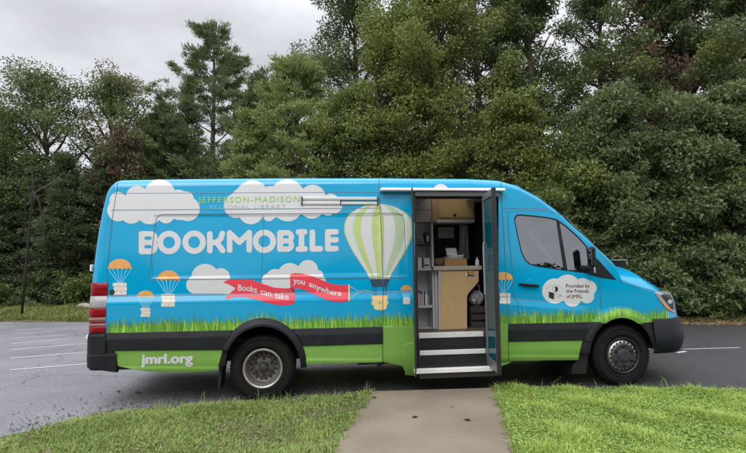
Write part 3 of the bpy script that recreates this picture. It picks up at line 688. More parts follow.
for a, b in (((372.6, 286.5), (374.6, 295.8)), ((375.6, 286.5), (376.4, 295.8)), ((383.8, 286.5), (383.4, 295.8)), ((386.6, 286.5), (385.4, 295.8))): strip(mb, [a, b], .9, .0024, 0)
for pts in (((349.5, 286.2), (356, 289.6), (360.5, 291.9), (364, 289.8), (372.6, 292.4)), ((349.5, 299.3), (356, 293.8), (360.5, 291.9))): strip(mb, list(pts), .35, .0024, 2)
mb.build('basket', [NAVY, TAN, TAN2, LIME], BAL)
# banner
p2 = [(290, 275), (292, 273.8), (295, 273.2), (300, 273.3), (306, 274.5), (315.4, 277.2), (324.8, 281.2), (332.9, 284.2), (342.3, 285.2), (348.4, 284.9), (348.6, 301), (342.3, 302.1), (332.9, 301.4), (324.8, 299.3), (315.4, 294.9), (307.3, 291.1), (299.2, 288.6), (290.3, 288)]
p1 = [(223, 282.2), (226, 280.7), (229.4, 279.6), (236, 279.2), (244.2, 279.2), (253.6, 280.3), (263, 284.0), (273.8, 287.5), (284.6, 288.3), (294.6, 288.2), (294.9, 301.2), (293.8, 304), (287, 305.2), (277.9, 305), (265.8, 302.4), (255, 299.3), (245.6, 297), (237.5, 296.6), (230.8, 297.8), (225, 299.7), (227, 296), (230.2, 293), (235.6, 288.4), (230, 285)]
f1, f2 = poly(p1), poly(p2); f3 = poly([(289.4, 287.6), (294.7, 288.4), (294.7, 294.2), (289.6, 288.6)]); f4 = poly([(348.3, 284.7), (349.6, 284.6), (349.7, 300.8), (348.5, 301.2)])
BAN = dec('banner_graphic', [RED, DRED, TAN], [(f1, f1.box, 0, 0.), (f3, f3.box, 1, .0004), (f2, f2.box, 0, .0008), (f4, f4.box, 2, .0009)], .0026, .4)
def baseline(xs, ys): return lambda x: np.interp(x, xs, ys)
def run(mb, body, x0, x1, base, hgt, off, mi=0, bold=.02, skew=0., space=1.):
    def mf(s, y):
        X = x0+(x1-x0)*s; B = base(X) if callable(base) else base+0*X
        return X+skew*y*hgt, B-y/CAPH*hgt
    text(mb, body, mf, off, mi, bold, space)
mb = MB(); run(mb, 'Books', 238.2, 256.8, baseline([238, 248, 257], [290.6, 291.2, 292.9]), 6.2, .0042); mb.build('banner_lettering', WHITE, BAN)
mb = MB(); run(mb, 'can', 260.8, 271.2, baseline([260, 272], [293.9, 297]), 6.2, .0042); mb.build('banner_lettering', WHITE, BAN)
mb = MB(); run(mb, 'take', 274.8, 288.8, baseline([274, 282, 289], [297.9, 299.3, 299.9]), 6.2, .0042); mb.build('banner_lettering', WHITE, BAN)
mb = MB(); run(mb, 'you', 293.4, 304.8, baseline([293, 305], [283.1, 284.9]), 6.0, .0046); mb.build('banner_lettering', WHITE, BAN)
mb = MB(); run(mb, 'anywhere', 309, 341.2, baseline([309, 318, 327, 336, 342], [286.3, 290.2, 293.6, 295.7, 296.2]), 6.0, .0046); mb.build('banner_lettering', WHITE, BAN)
# green library name
mb = MB()
run(mb, 'JEFFERSON-MADISON', 198.4, 299.4, baseline([198, 300], [202.9, 201.8]), 5.7, .0040, 0, .012, space=1.25)
run(mb, 'REG', 210, 223.6, 209.1, 4.1, .0040, 2, .0, space=1.25); run(mb, 'IONAL LIBRARY', 225.4, 285.6, baseline([225, 286], [209.0, 208.4]), 4.1, .0040, 1, .0, space=1.25)
mb.build('name_lettering', [GTXT, GTXT2, mat('teal_lettering', (.10, .40, .52), .45)], VAN)
part('web_lettering', WHITE, lambda m: run(m, 'jmrl.org', 142.0, 192.6, baseline([142, 193], [363.6, 362.6]), 9.6, lambda px, py: .0112+.010*np.clip((py-365.9)/2.5, 0, 1), 0, .05))
mb = MB()
run(mb, 'Provided by', 565.9, 589.4, 287.5, 3.5, .0036, 0, .012); run(mb, 'the Friends', 566, 588.6, 292.6, 3.5, .0036, 0, .012); run(mb, 'of JMRL', 566.4, 582.4, 298.0, 3.5, .0036, 0, .012)
mb.build('sticker_lettering', MAROON, CF)
mb = MB()
f = minus(circ(555.2, 289.2, 2.9), circ(555.2, 289.2, 2.65)); decal(mb, f, (552, 286, 558.5, 292.5), .12, .0030, 0)
f = inter(circ(555.2, 289.2, 2.6), lambda X, Y: X-555.0); decal(mb, f, (552, 286, 558.5, 292.5), .2, .0030, 0)
f = poly([(548.6, 291.6), (554.0, 293), (554.0, 299.6), (548.8, 297.6)]); decal(mb, f, f.box, .25, .0030, 0)
f = minus(circ(558, 294.6, 3.6), circ(558, 294.6, 3.4)); decal(mb, f, (554, 290.5, 562, 298.6), .12, .0030, 3)
f = minus(circ(554.4, 293.8, 9.4), circ(554.4, 293.8, 8.9)); f = inter(f, lambda X, Y: 290.5-Y); decal(mb, f, (544, 284, 564.5, 292), .2, .0030, 3)
for x, y, c in ((556.3, 294.4, 1), (559, 296, 2), (557.6, 297.6, 4), (560.2, 295.2, 2), (557, 293.2, 4)): decal(mb, circ(x, y, .7), (x-1.2, y-1.2, x+1.2, y+1.2), .2, .0034, c)
mb.build('sticker_emblem', [INK, ORANGE, BLUE, GTXT2, LIME], CF)
# parachutes carrying books
def parachute(x0, x1, yt, yb, sx0, sx1, sy0, sy1, nb, label=None, clip=None):
    mb = MB(); cx = (x0+x1)/2; rx = (x1-x0)/2; n = 5
    dome = inter(ell(cx, yb, rx, yb-yt), lambda X, Y: yb+.2-Y); fs = dome
    for i in range(n): fs = minus(fs, ell(x0+(i+.5)*2*rx/n, yb+.5, rx/n*.78, 1.1))
    if clip: fs = inter(fs, clip)
    decal(mb, fs, (x0-1, yt-1, x1+1, yb+1.2), .35, .0024, 0)
    for i in range(n+1):
        a = (x0+.4+(2*rx-.8)*i/n, yb-.2); b = (cx+(i-n/2)*.75, sy0+.6)
        if clip and a[0] < 497: continue
        strip(mb, [a, b], .38, .0023, 2)
    h = (sy1-sy0)/nb
    for i in range(nb):
        o = (.5 if i % 2 else -.3); f = rrect(sx0+o, sy0+i*h+.15, sx1+o*.4, sy0+(i+1)*h-.15, .8)
        decal(mb, f if not clip else inter(f, clip), (sx0-1, sy0-1, sx1+2, sy1+1), .35, .0027, 1)
        for k in range(2): decal(mb, circ(sx0+(sx1-sx0)*((.35, .7, .55, .8, .3, .6)[i+k*3]), sy0+(i+.5)*h, .4), (sx0, sy0+i*h, sx1, sy0+(i+1)*h), .25, .0030, 3) if nb > 1 and sx1-sx0 > 9 and not clip else None
    o = mb.build('parachute_graphic', [ORANGE, CREAM, PALEB, RED], VAN)
    if label: o['label'] = label
parachute(108.1, 131.8, 258.9, 269.1, 113.2, 126.8, 282.7, 295, 3, 'parachute by the tail lamp'); parachute(157, 180, 270.5, 280.6, 161.6, 175, 293.9, 306.8, 3, 'second parachute from the rear')
parachute(137, 154.4, 290.5, 297.6, 140.9, 150.4, 307.9, 317, 3, 'smaller low parachute near the rear'); parachute(400.6, 412.2, 285.2, 290.4, 403.4, 410.2, 297.7, 304.3, 1, 'tiny parachute beside the doorway')
parachute(493.5, 513.2, 272, 280.2, 499.8, 510.4, 293, 303.8, 3, 'parachute beside the cab door', lambda X, Y: X-498.8)
# long grass along the bottom of the blue
lev = 0
for (a, b) in ((107.3, 414.4), (499, 669)):
    mb = MB(); x = a; xs = np.arange(a, b, 1.2)
    ys = np.interp(xs, BX, BY)
    def allowed(x, y, g=-1.2): return AR(x, y) < g and AF(x, y) < g
    f = inter(lambda X, Y: np.interp(X, BX, BY)-Y, lambda X, Y: Y-np.interp(X, BX, BY)+6.5+1.6*np.sin(X*1.7)+1.1*np.sin(X*3.1), lambda X, Y: np.minimum(X-a, b-X), lambda X, Y: -AF(X, Y), lambda X, Y: -AR(X, Y), lambda X, Y: np.where(X > 650, (673.2-X), 9))
    decal(mb, f, (a-1, 306, b+1, 334.5), .7, .0016, 3 if a < 300 else 0)
    while x < b:
        y = float(np.interp(x, BX, BY)); tall = R_.random(); hgt = (7+R_.random()*7 if tall < .8 else 12+R_.random()*6); w = .8+R_.random()*1.3
        arch_top = None
        if abs(x-622) < 36: arch_top = 357.5-41.2*math.sqrt(max(0, 1-((x-622)/33.)**2)) if abs(x-622) < 33 else None
        if arch_top and arch_top < y: y = arch_top-.2; hgt *= .8
        if abs(x-263) < 36:
            ay = 366-41*math.sqrt(max(0, 1-((x-263)/38.5)**2)); y = min(y, ay)
        lean = R_.uniform(-2.2, 2.2)*hgt/10; k = 5; y = y-.15
        pts = [(x+lean*(i/k)**2, y-hgt*i/k) for i in range(k+1)]
        if pts[-1][0] < b-.2 and pts[-1][0] > a+.2 and pts[-1][0] < 670.5:
            strip(mb, pts, w, .0018+.00006*(lev % 50), R_.choice((0, 0, 1, 1, 1, 2, 3)), step=3, w1=.08); lev += 1
        x += .2+R_.random()*.5
    mb.build('grass_graphic', GR, VAN)
# ------------------------------------------------------------------ doorway, steps and what shows inside
FZ = .648
def pb(m, x0, y0, x1, y1, v0, v1, mi=0, bev=0., vf=None):
    """box whose front face covers photo pixels x0..x1, y0..y1 at depth v0"""
    vf = v0 if vf is None else vf
    (ua, za), (ub, zb) = P(x0, (y0+y1)/2, vf), P(x1, (y0+y1)/2, vf); zt_ = P((x0+x1)/2, y0, vf)[1]; zb_ = P((x0+x1)/2, y1, vf)[1]
    m.box((float(ua), v0, float(zb_)), (float(ub), v1, float(zt_)), mi, bev)
part('interior_lining', [CEIL, DARKI, FLOORM], lambda m: (m.box((-1.6, .42, FZ-.03), (1.84, 1.86, FZ), 2), m.box((1.84, .48, FZ-.03), (2.86, 1.86, FZ), 2), m.box((2.86, .20, FZ-.03), (4.3, 1.86, FZ), 2), m.box((-1.6, 1.86, FZ), (3.0, 1.88, 2.44), 1), m.box((-1.6, .3, 2.44), (2.12, 1.86, 2.46), 0), m.box((2.75, .3, 2.44), (3.0, 1.86, 2.46), 0), m.box((2.12, .3, 2.44), (2.75, .62, 2.46), 0), m.box((2.12, 1.4, 2.44), (2.75, 1.86, 2.46), 0),  # ceiling left open below the added roof opening
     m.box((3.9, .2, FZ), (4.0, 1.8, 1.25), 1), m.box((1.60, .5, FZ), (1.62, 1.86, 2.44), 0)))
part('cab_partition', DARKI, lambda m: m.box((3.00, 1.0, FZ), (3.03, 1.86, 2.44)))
def frame(m):
    pb(m, 415, 191.4, 499, 196.2, .03, .16, 0, .004); pb(m, 415.2, 196.2, 498, 198, .10, .2, 1)
    pb(m, 414.6, 191.4, 417.6, 373, .06, .10, 1); pb(m, 496, 191.4, 499, 368, .06, .10, 1)
part('entrance_frame', [DALU, INK], frame)
u0, u1 = float(P(418.4, 350, .25)[0]), float(P(486, 350, .25)[0])
def steps(m):
    z2 = float(P(455, 350.2, .25)[1]); z1 = float(P(455, 368, -.05)[1])
    m.box((u0-.05, .24, .22), (u1+.06, .46, z2-.004), 0); m.box((u0-.05, -.045, .20), (u1+.06, .26, z1-.004), 0); m.box((u0-.05, .44, .3), (u1+.06, .60, FZ-.031), 0)
    for i in range(26):
        x = u0+(u1-u0)*(i+.5)/26; m.box((x-.006, .232, z1), (x+.006, .241, z2-.03), 0); m.box((x-.006, .432, z2), (x+.006, .441, FZ-.03), 0)
ST = part('entrance_steps', STEPM, steps)
def nosings(m):
    pb(m, 419, 332.6, 484, 337.6, .425, .50, 0, .004); pb(m, 418.6, 350.1, 486, 354.6, .225, .27, 0, .004); pb(m, 414.8, 368, 493.4, 372.8, -.065, -.01, 0, .006)
part('step_nosing', NOSE, nosings, parent=ST)
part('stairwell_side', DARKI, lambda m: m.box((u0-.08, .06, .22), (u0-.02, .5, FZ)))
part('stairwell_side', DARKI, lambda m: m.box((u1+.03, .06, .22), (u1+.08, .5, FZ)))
# folding doors: two leaves folded together on the right, a single edge-on pair on the left
def leaf(hu, hv, du, dv, z0, z1, th, fw=.05, wrap=False, handle=False):
    """door leaf from hinge (hu,hv) to (hu+du, hv+dv)"""
    A = np.array([hu, hv]); D = np.array([du, dv]); L = np.hypot(*D); D = D/L; n = np.array([-D[1], D[0]])*th/2
    def bar(m, s0, s1, za, zb, k=1., mi=0):
        p = [A+D*s0+n*k, A+D*s1+n*k, A+D*s1-n*k, A+D*s0-n*k]; m.prism([(q[0], q[1], za) for q in p], (0, 0, zb-za), mi)
    o = part('folding_door', [LEAFM, INK], lambda m: (bar(m, 0, fw, z0, z1), bar(m, L-fw, L-.018, z0, z1), bar(m, fw, L-fw, z0, z0+.10), bar(m, fw, L-fw, z1-.075, z1), bar(m, L-.018, L+.012, z0-.01, z1+.01, 1.25, 1), bar(m, -.012, 0, z0, z1, 1.1, 1)))
    if wrap:
        part('wrapped_pane', [mat('blue_window_film', (.004, .13, .20), .15), mat('green_window_film', (.05, .13, .03), .2)], lambda m: (bar(m, fw-.004, L-fw+.004, .84, z1-.071, .25), bar(m, fw-.004, L-fw+.004, z0+.096, .838, .25, 1)), parent=o)
    else: part('glass_pane', DGLASS, lambda m: bar(m, fw-.004, L-fw+.004, z0+.096, z1-.071, .25), parent=o)
    if handle:
        s = .05; q = A+D*s; off = np.array([-D[1], D[0]])*.022 if (-D[1]) < 0 else -np.array([-D[1], D[0]])*.022
        pts = [(q[0], q[1], 1.15), (q[0]+off[0], q[1]+off[1], 1.16), (q[0]+off[0], q[1]+off[1], 1.72), (q[0]+off[0]*1.0, q[1]+off[1], 1.78), (q[0], q[1], 1.80)]
        part('grab_handle', ALU, lambda m: m.tube(pts, .0075, k=10), True, o)
    return o
def uv_at(px, v): return float(P(px, 280, v)[0])
zb_, zt_ = .325, 2.375
ha, hb = (uv_at(485.2, .06), .06), (uv_at(495.6, -.50), -.50)
leaf(ha[0], ha[1], hb[0]-ha[0], hb[1]-ha[1], zb_, zt_, .022, handle=True)
ha2, hb2 = (uv_at(485.2, .06)+.05, .03), (uv_at(495.6, -.50)+.020, -.505)
leaf(ha2[0], ha2[1], hb2[0]-ha2[0], hb2[1]-ha2[1], zb_, zt_, .018, wrap=True)
ha, hb = (uv_at(414.3, .05), .05), (uv_at(413.9, -.46), -.46); leaf(ha[0], ha[1], hb[0]-ha[0], hb[1]-ha[1], zb_, zt_, .014)
# counter with a cut-away knee space
VC = .84
def counter(m):
    pl = [(438.6, 270), (440.4, 270), (440.4, 329.8), (438.6, 329.8)]; m.prism([P3(x, y, VC-.006) for x, y in pl], (0, .35, 0), 1)
    pts = [(440.4, 270.2), (478.6, 270.2), (478.6, 281.4), (468.2, 293.6), (467, 296.6), (467, 329.6), (440.4, 329.6)]
    m.prism([P3(x, y, VC) for x, y in pts], (0, .022, 0), 0)
    pb(m, 433.5, 266, 482, 270.1, VC-.03, VC+.42, 2, .006)
    u = uv_at(468.5, VC+.3); m.box((u, VC+.36, FZ), (uv_at(482, VC), VC+.38, 1.42), 3)
CT = part('counter', [WOOD, ALU, BEIGE, DARKI], counter)
def flag(m):
    x0, x1, y0, y1 = 465.8, 474, 272, 276.4; u0, u1 = uv_at(x0, VC), uv_at(x1, VC); zt_, zb_ = float(P(470, y0, VC)[1]), float(P(470, y1, VC)[1]); v = VC-.003; h = (zt_-zb_)/6
    for i in range(6): m.box((u0+.026, v, zt_-h*(i+1)), (u1, v+.002, zt_-h*i), i)
    m.prism([(u0, v, zt_), (u0+.026, v, zt_), (u0+.026, v, zb_), (u0, v, zb_)], (0, .002, 0), 6)
    m.prism([(u0+.010, v-.001, zt_), (u0+.026, v-.001, zt_), (u0+.052, v-.001, (zt_+zb_)/2), (u0+.026, v-.001, zb_), (u0+.010, v-.001, zb_), (u0+.036, v-.001, (zt_+zb_)/2)], (0, .001, 0), 7)
part('pride_sticker', [mat('sticker_red', (.6, .03, .03)), mat('sticker_orange', (.75, .25, .02)), mat('sticker_yellow', (.8, .6, .03)), mat('sticker_green', (.03, .3, .06)), mat('sticker_blue', (.03, .06, .4)), mat('sticker_purple', (.2, .02, .25)), PAPER, INK], flag, parent=CT)
# overhead cupboards
OC = part('overhead_cabinet', [WOODD, WOODD, ALU], lambda m: (pb(m, 434, 196, 474.4, 222, 1.06, 1.5, 0, .004), pb(m, 432.4, 197.5, 436.4, 222, 1.02, 1.3, 1), pb(m, 437, 220.2, 474.8, 222.6, 1.03, 1.3, 2, .004)))
part('cabinet_door', WOODD, lambda m: pb(m, 438.4, 196.6, 473, 217.2, 1.04, 1.06, 0, .003), parent=OC)
part('cabinet_lock', INK, lambda m: m.tube([P3(454.8, 215, 1.045), P3(454.8, 215, 1.03)], .021, k=16), parent=OC)
part('overhead_locker', BEIGE, lambda m: (pb(m, 414, 196, 433.2, 209.6, 1.09, 1.5, 0, .003), pb(m, 414, 210.2, 433.2, 222, 1.08, 1.5, 0, .003)))
SHV = .96
def shelving(m):
    pb(m, 412, 222, 432.4, 331, SHV+.30, SHV+.32); pb(m, 432.2, 223, 434.2, 330, SHV-.02, SHV+.32); pb(m, 435.4, 268, 437.6, 329, SHV-.05, SHV)
    for y in (268.2, 305.6): pb(m, 412, y, 432.4, y+2.4, SHV, SHV+.30, 0, .003)
    for y in (243.6,): pb(m, 412, y, 432.4, y+1.8, SHV+.02, SHV+.30, 1)
    pb(m, 412, 328.5, 432.4, 330.5, SHV, SHV+.30)
    for y in range(274, 328, 3):
        if not 303 < y < 309: pb(m, 429.2, y, 430, y+1.3, SHV+.296, SHV+.302, 1, vf=SHV+.3)
part('shelving', [GREYM, INK], shelving)
part('wall_notice', PAPER, lambda m: pb(m, 438.2, 227.2, 453.8, 238, 1.84, 1.86, vf=1.84), label='white framed notice on the dark wall')
# cab: two seats and a steering wheel
for v in (.28, 1.22):
    part('cab_seat', SEATM, lambda m, v=v: (m.box((3.25, v, .95), (3.78, v+.5, 1.12), 0, .05), m.box((3.10, v, 1.05), (3.28, v+.5, 1.72), 0, .06), m.box((3.09, v+.13, 1.74), (3.22, v+.37, 1.95), 0, .05), m.box((3.3, v+.08, FZ), (3.7, v+.42, .96))))
part('seat_belt', CLOTHG, lambda m: m.prism([(3.10, .16, 2.12), (3.15, .16, 2.14), (3.68, .19, 1.50), (3.63, .19, 1.48)], (0, .006, 0)))
part('steering_wheel', INK, lambda m: (m.tube([(3.95+.09*math.sin(a), 1.47+.19*math.cos(a), 1.42+.17*math.sin(a)) for a in np.linspace(0, 2*math.pi, 25)], .016, caps=False), m.tube([(3.95, 1.29, 1.42), (3.95, 1.65, 1.42)], .02), m.tube([(3.95, 1.47, 1.42), (4.15, 1.47, 1.25)], .03)))
part('dashboard', DARKI, lambda m: m.prism([(4.0, .2, 1.2), (4.06, .2, 1.42), (4.45, .2, 1.36), (4.6, .2, 1.2)], (0, 1.6, 0)))

# loose things inside: each stands on its own
def world(mb, name, mats, label, cat, group=None, smooth=False):
    o = mb.build(name, mats, None, smooth); o.location = (X0, Y0, 0); o.rotation_euler = (0, 0, PSI); return tag(o, label, cat, group)
ctz = float(P(455, 266.1, VC-.03)[1])+.002
def ux(px, v): return float(P(px, 265, v)[0])
m = MB(); v0 = VC+.06; ua, ub = ux(445.2, v0), ux(467, v0); hz = float(P(456, 258.6, v0)[1])-ctz
for (a, b) in (((ua, v0, ctz), (ub, v0+.008, ctz+hz)), ((ua, v0+.27, ctz), (ub, v0+.278, ctz+hz)), ((ua, v0+.008, ctz), (ua+.008, v0+.27, ctz+hz)), ((ub-.008, v0+.008, ctz), (ub, v0+.27, ctz+hz)), ((ua+.008, v0+.008, ctz), (ub-.008, v0+.27, ctz+.008))): m.box(a, b)
world(m, 'cardboard_box', CARD, 'low open brown cardboard box full of papers on the counter', 'box')
m = MB(); R2 = random.Random(3)
for i in range(9):
    a = R2.uniform(-.25, .25); cx, cy = (ua+ub)/2+R2.uniform(-.02, .02), v0+.13; z = ctz+.012+i*(hz+.02)/8; dx, dy = .115, .10
    c, s = math.cos(a), math.sin(a); pts = [(cx+c*x-s*y, cy+s*x+c*y, z+(.012*x/dx if i > 5 else 0)) for x, y in ((-dx, -dy), (dx, -dy), (dx, dy), (-dx, dy))]; m.prism(pts, (0, 0, .010))
world(m, 'paper_stack', PAPER, 'untidy heap of white papers lying in the brown box', 'papers')
m = MB(); ua2, ub2 = ux(446.5, v0+.2), ux(457, v0+.2); zz = ctz+hz+.045
m.prism([(ua2, v0+.16, zz), (ub2, v0+.17, zz), (ub2+.005, v0+.24, zz+.11), (ua2, v0+.23, zz+.11)], (0, .012, .0))
world(m, 'white_folder', PAPER, 'white printed folder leaning upright behind the loose papers', 'folder')
m = MB(); c = (ux(477.2, VC+.1), VC+.1); m.lathe([(.0, 0), (.024, 0), (.026, .004), (.026, .075), (.012, .088), (.011, .10), (.014, .10), (.014, .115), (0, .115)], (0, 0, 0), k=20)
m.v = [np.stack([v[:, 0]+c[0], v[:, 2]+c[1], v[:, 1]+ctz], 1) for v in m.v]; m.f = [f[::-1] for f in m.f]
world(m, 'pump_bottle', [WMET], 'small white bottle on the right end of the counter', 'bottle', smooth=True)
m = MB(); c = (ux(439.4, VC+.16), VC+.16); m.lathe([(.0, .002), (.05, .002), (.075, .06), (.08, .11), (.076, .11), (.07, .06), (.046, .010), (0, .010)], (0, 0, 0), k=24)
m.v = [np.stack([v[:, 0]+c[0], v[:, 2]+c[1], v[:, 1]+ctz], 1) for v in m.v]; m.f = [f[::-1] for f in m.f]
world(m, 'woven_basket', [mat('basket_brown', (.22, .12, .06), .8, var=.4, scale=60)], 'small round brown basket at the left end of the counter', 'basket', smooth=True)
# light grey coat hanging behind the counter
m = MB(); a = []; nx, nz = 14, 16; ya, yb = 1.62, 1.66
for j in range(nz+1):
    for i in range(nx+1):
        s, t = i/nx, j/nz; xl, xr = 459.2+2.6*(1-t)**2*0-1.0*t**3, 468.2+.5*t; px = xl+(xr-xl)*s; py = 225+34*t
        v = 1.55+.03*math.sin(s*9+t*2)*(.4+t); u_, z_ = P(px, py, 1.55); a.append((float(u_), v, float(z_)))
m.add(a, [(j*(nx+1)+i, j*(nx+1)+i+1, (j+1)*(nx+1)+i+1, (j+1)*(nx+1)+i) for j in range(nz) for i in range(nx)])
o = world(m, 'hanging_coat', [CLOTHG], 'long light grey coat hanging behind the counter', 'coat', smooth=True)
sd = o.modifiers.new('solid', 'SOLIDIFY'); sd.thickness = .03
# bag and crate in the knee space
m = MB(); uc, zc0 = ux(476, 1.0), 1.06; vs = []; F = []
for j in range(9):
    for i in range(16):
        th = math.pi*j/8; ph = 2*math.pi*i/16; r = 1+.13*math.sin(5*ph+3*th)+.08*math.sin(9*ph-4*th); vs.append((uc+.10*r*math.sin(th)*math.cos(ph), 1.02+.09*r*math.sin(th)*math.sin(ph), zc0-.01+.10*r*math.cos(th)))
F = [(j*16+i, j*16+(i+1) % 16, (j+1)*16+(i+1) % 16, (j+1)*16+i) for j in range(8) for i in range(16)]; m.add(vs, F)
m.tube([(uc-.05, 1.02, zc0+.08), (uc-.03, 1.0, zc0+.17), (uc+.03, 1.0, zc0+.17), (uc+.05, 1.02, zc0+.08)], .008)
world(m, 'carrier_bag', [mat('grey_plastic_bag', (.34, .34, .36), .35, var=.2, scale=20)], 'crumpled grey plastic carrier bag under the counter', 'bag', smooth=False)
m = MB(); za, zb2 = FZ+.002, 0.945; a, b = uc-.115, uc+.125
for z in (za, za+.10, za+.20): m.box((a, .93, z), (b, .945, z+.075), 0, .004)
for (p, q) in (((a, .945, za), (a+.015, 1.17, zb2)), ((b-.015, .945, za), (b, 1.17, zb2)), ((a, 1.17, za), (b, 1.185, zb2)), ((a+.015, .945, za), (b-.015, 1.17, za+.01)), ((a, .93, za+.275), (b, .945, zb2))): m.box(p, q)
world(m, 'slatted_crate', [mat('dark_crate', (.05, .035, .035), .6, var=.2)], 'dark slatted crate on the floor under the grey bag', 'crate')
# shelf contents
def shz(y): return float(P(424, y, SHV)[1])+.001
cols = [((.74, .73, .72), 'white'), ((.50, .05, .07), 'dark red'), ((.76, .75, .74), 'white'), ((.10, .22, .40), 'blue'), ((.74, .73, .72), 'white'), ((.05, .05, .055), 'black'), ((.70, .66, .60), 'cream'), ((.30, .31, .33), 'grey')]
xx = 417.6; zs = shz(305.6); hts = (.17, .20, .15, .18, .21, .20, .15, .14)
desc = ['white book at the left end of the lower shelf', 'only dark red book on the lower shelf', 'short white book right of the dark red one', 'only blue book on the lower shelf', 'tall white book between the blue and black ones', 'only black book on the lower shelf', 'cream booklet between the black and grey ones', 'grey booklet at the right end of the lower shelf']
for i, (cc, nm) in enumerate(cols):
    w = (1.1, 1.0, .9, .9, .9, .7, 1.9, 1.6)[i]; m = MB(); uA, uB = ux(xx, SHV+.06), ux(xx+w, SHV+.06); hh = hts[i]
    m.box((uA, SHV+.05, zs), (uB, SHV+.17, zs+hh), 0, .002); m.box((uA+.002, SHV+.06, zs+hh-.0005), (uB-.002, SHV+.165, zs+hh+.001), 1)
    world(m, 'book', [mat('book_'+nm.replace(' ', '_'), cc, .5, var=.05), PAPER], desc[i], 'book', 'books on the lower shelf'); xx += w+.12+(.5 if i == 4 else 0)
m = MB(); zs = shz(268.2); pbx = lambda x0, x1, y0, v0, v1, mi=0, b=.004: m.box((ux(x0, v0), v0, zs), (ux(x1, v0), v1, float(P((x0+x1)/2, y0, v0)[1])), mi, b)
pbx(418, 421.8, 257.6, SHV+.05, SHV+.25); world(m, 'file_box', [PAPER], 'narrow white file box on the upper shelf', 'file box')
m = MB(); pbx(424, 430.2, 258, SHV+.05, SHV+.25); m.box((ux(424.6, SHV), SHV+.045, zs+.03), (ux(429.6, SHV), SHV+.05, zs+.05), 1); world(m, 'printer', [mat('printer_grey', (.55, .56, .57), .5), INK], 'pale grey printer box on the upper shelf', 'printer')
m = MB(); zs = float(P(424, 243.6, SHV)[1])+.002
for i in range(3): m.box((ux(417.6, SHV)+.01*i, SHV+.05, zs+.035*i), (ux(426, SHV)-.01*i, SHV+.26, zs+.035*i+.022), 0, .004)
world(m, 'letter_tray', [mat('tray_grey', (.30, .31, .33), .5)], 'stacked grey letter trays on the top shelf', 'tray')
m = MB(); m.box((ux(427.5, SHV), SHV+.07, zs), (ux(431.2, SHV), SHV+.25, zs+.16), 0, .01); m.box((ux(428, SHV), SHV+.066, zs+.03), (ux(430.7, SHV), SHV+.07, zs+.11), 1); world(m, 'radio_unit', [mat('radio_black', (.06, .06, .065), .4), GREYM], 'small dark radio unit beside the letter trays', 'radio')

# ------------------------------------------------------------------ world, sun, sky
w = bpy.data.worlds.new('World'); sc.world = w; w.use_nodes = True; nt = w.node_tree; bg = nt.nodes['Background']
sky = nt.nodes.new('ShaderNodeTexSky'); sky.sky_type = 'NISHITA'; sky.sun_disc = False; SE, SR = rad(48), rad(200)
sky.sun_elevation = SE; sky.sun_rotation = SR
tc = nt.nodes.new('ShaderNodeTexCoord'); mp = nt.nodes.new('ShaderNodeMapping'); mp.inputs['Scale'].default_value = (1.2, 1.2, 3.0); mp.inputs['Location'].default_value = (.3, .1, .2)
no = nt.nodes.new('ShaderNodeTexNoise'); no.inputs['Scale'].default_value = 2.3; no.inputs['Detail'].default_value = 7; no.inputs['Roughness'].default_value = .55
cr = nt.nodes.new('ShaderNodeMapRange'); cr.inputs[1].default_value = .32; cr.inputs[2].default_value = .68; cr.inputs[3].default_value = 4.1; cr.inputs[4].default_value = 6.0
sx = nt.nodes.new('ShaderNodeSeparateXYZ'); zr = nt.nodes.new('ShaderNodeMapRange'); zr.inputs[1].default_value = .42; zr.inputs[2].default_value = .9; zr.inputs[3].default_value = 1.; zr.inputs[4].default_value = 3.4
mul = nt.nodes.new('ShaderNodeMath'); mul.operation = 'MULTIPLY'
vm = nt.nodes.new('ShaderNodeVectorMath'); vm.operation = 'SCALE'; vm.inputs[0].default_value = (1.0, 1.005, 1.06)
mx = nt.nodes.new('ShaderNodeMix'); mx.data_type = 'RGBA'; mx.inputs[0].default_value = .94
L_ = nt.links.new
L_(tc.outputs['Generated'], mp.inputs[0]); L_(mp.outputs[0], no.inputs['Vector']); L_(no.outputs['Fac'], cr.inputs[0]); L_(tc.outputs['Generated'], sx.inputs[0]); L_(sx.outputs[2], zr.inputs[0])
L_(cr.outputs[0], mul.inputs[0]); L_(zr.outputs[0], mul.inputs[1]); L_(mul.outputs[0], vm.inputs['Scale']); L_(sky.outputs[0], mx.inputs[6]); L_(vm.outputs[0], mx.inputs[7]); L_(mx.outputs[2], bg.inputs[0])
bg.inputs[1].default_value = .10
sl = bpy.data.lights.new('sun', 'SUN'); sl.energy = 1.5; sl.angle = rad(50); sl.color = (1, .97, .93); so = bpy.data.objects.new('sun', sl); COL.objects.link(so)
sd_ = Vector((math.sin(SR)*math.cos(SE), math.cos(SR)*math.cos(SE), math.sin(SE))); so.rotation_euler = sd_.to_track_quat('Z', 'Y').to_euler()
vs_ = sc.view_settings; vs_.view_transform = 'Standard'; vs_.look = 'None'; vs_.gamma = 1; vs_.use_curve_mapping = False; vs_.exposure = 0.65
sc.cycles.max_bounces = 8; sc.cycles.transparent_max_bounces = 16; sc.cycles.use_denoising = True

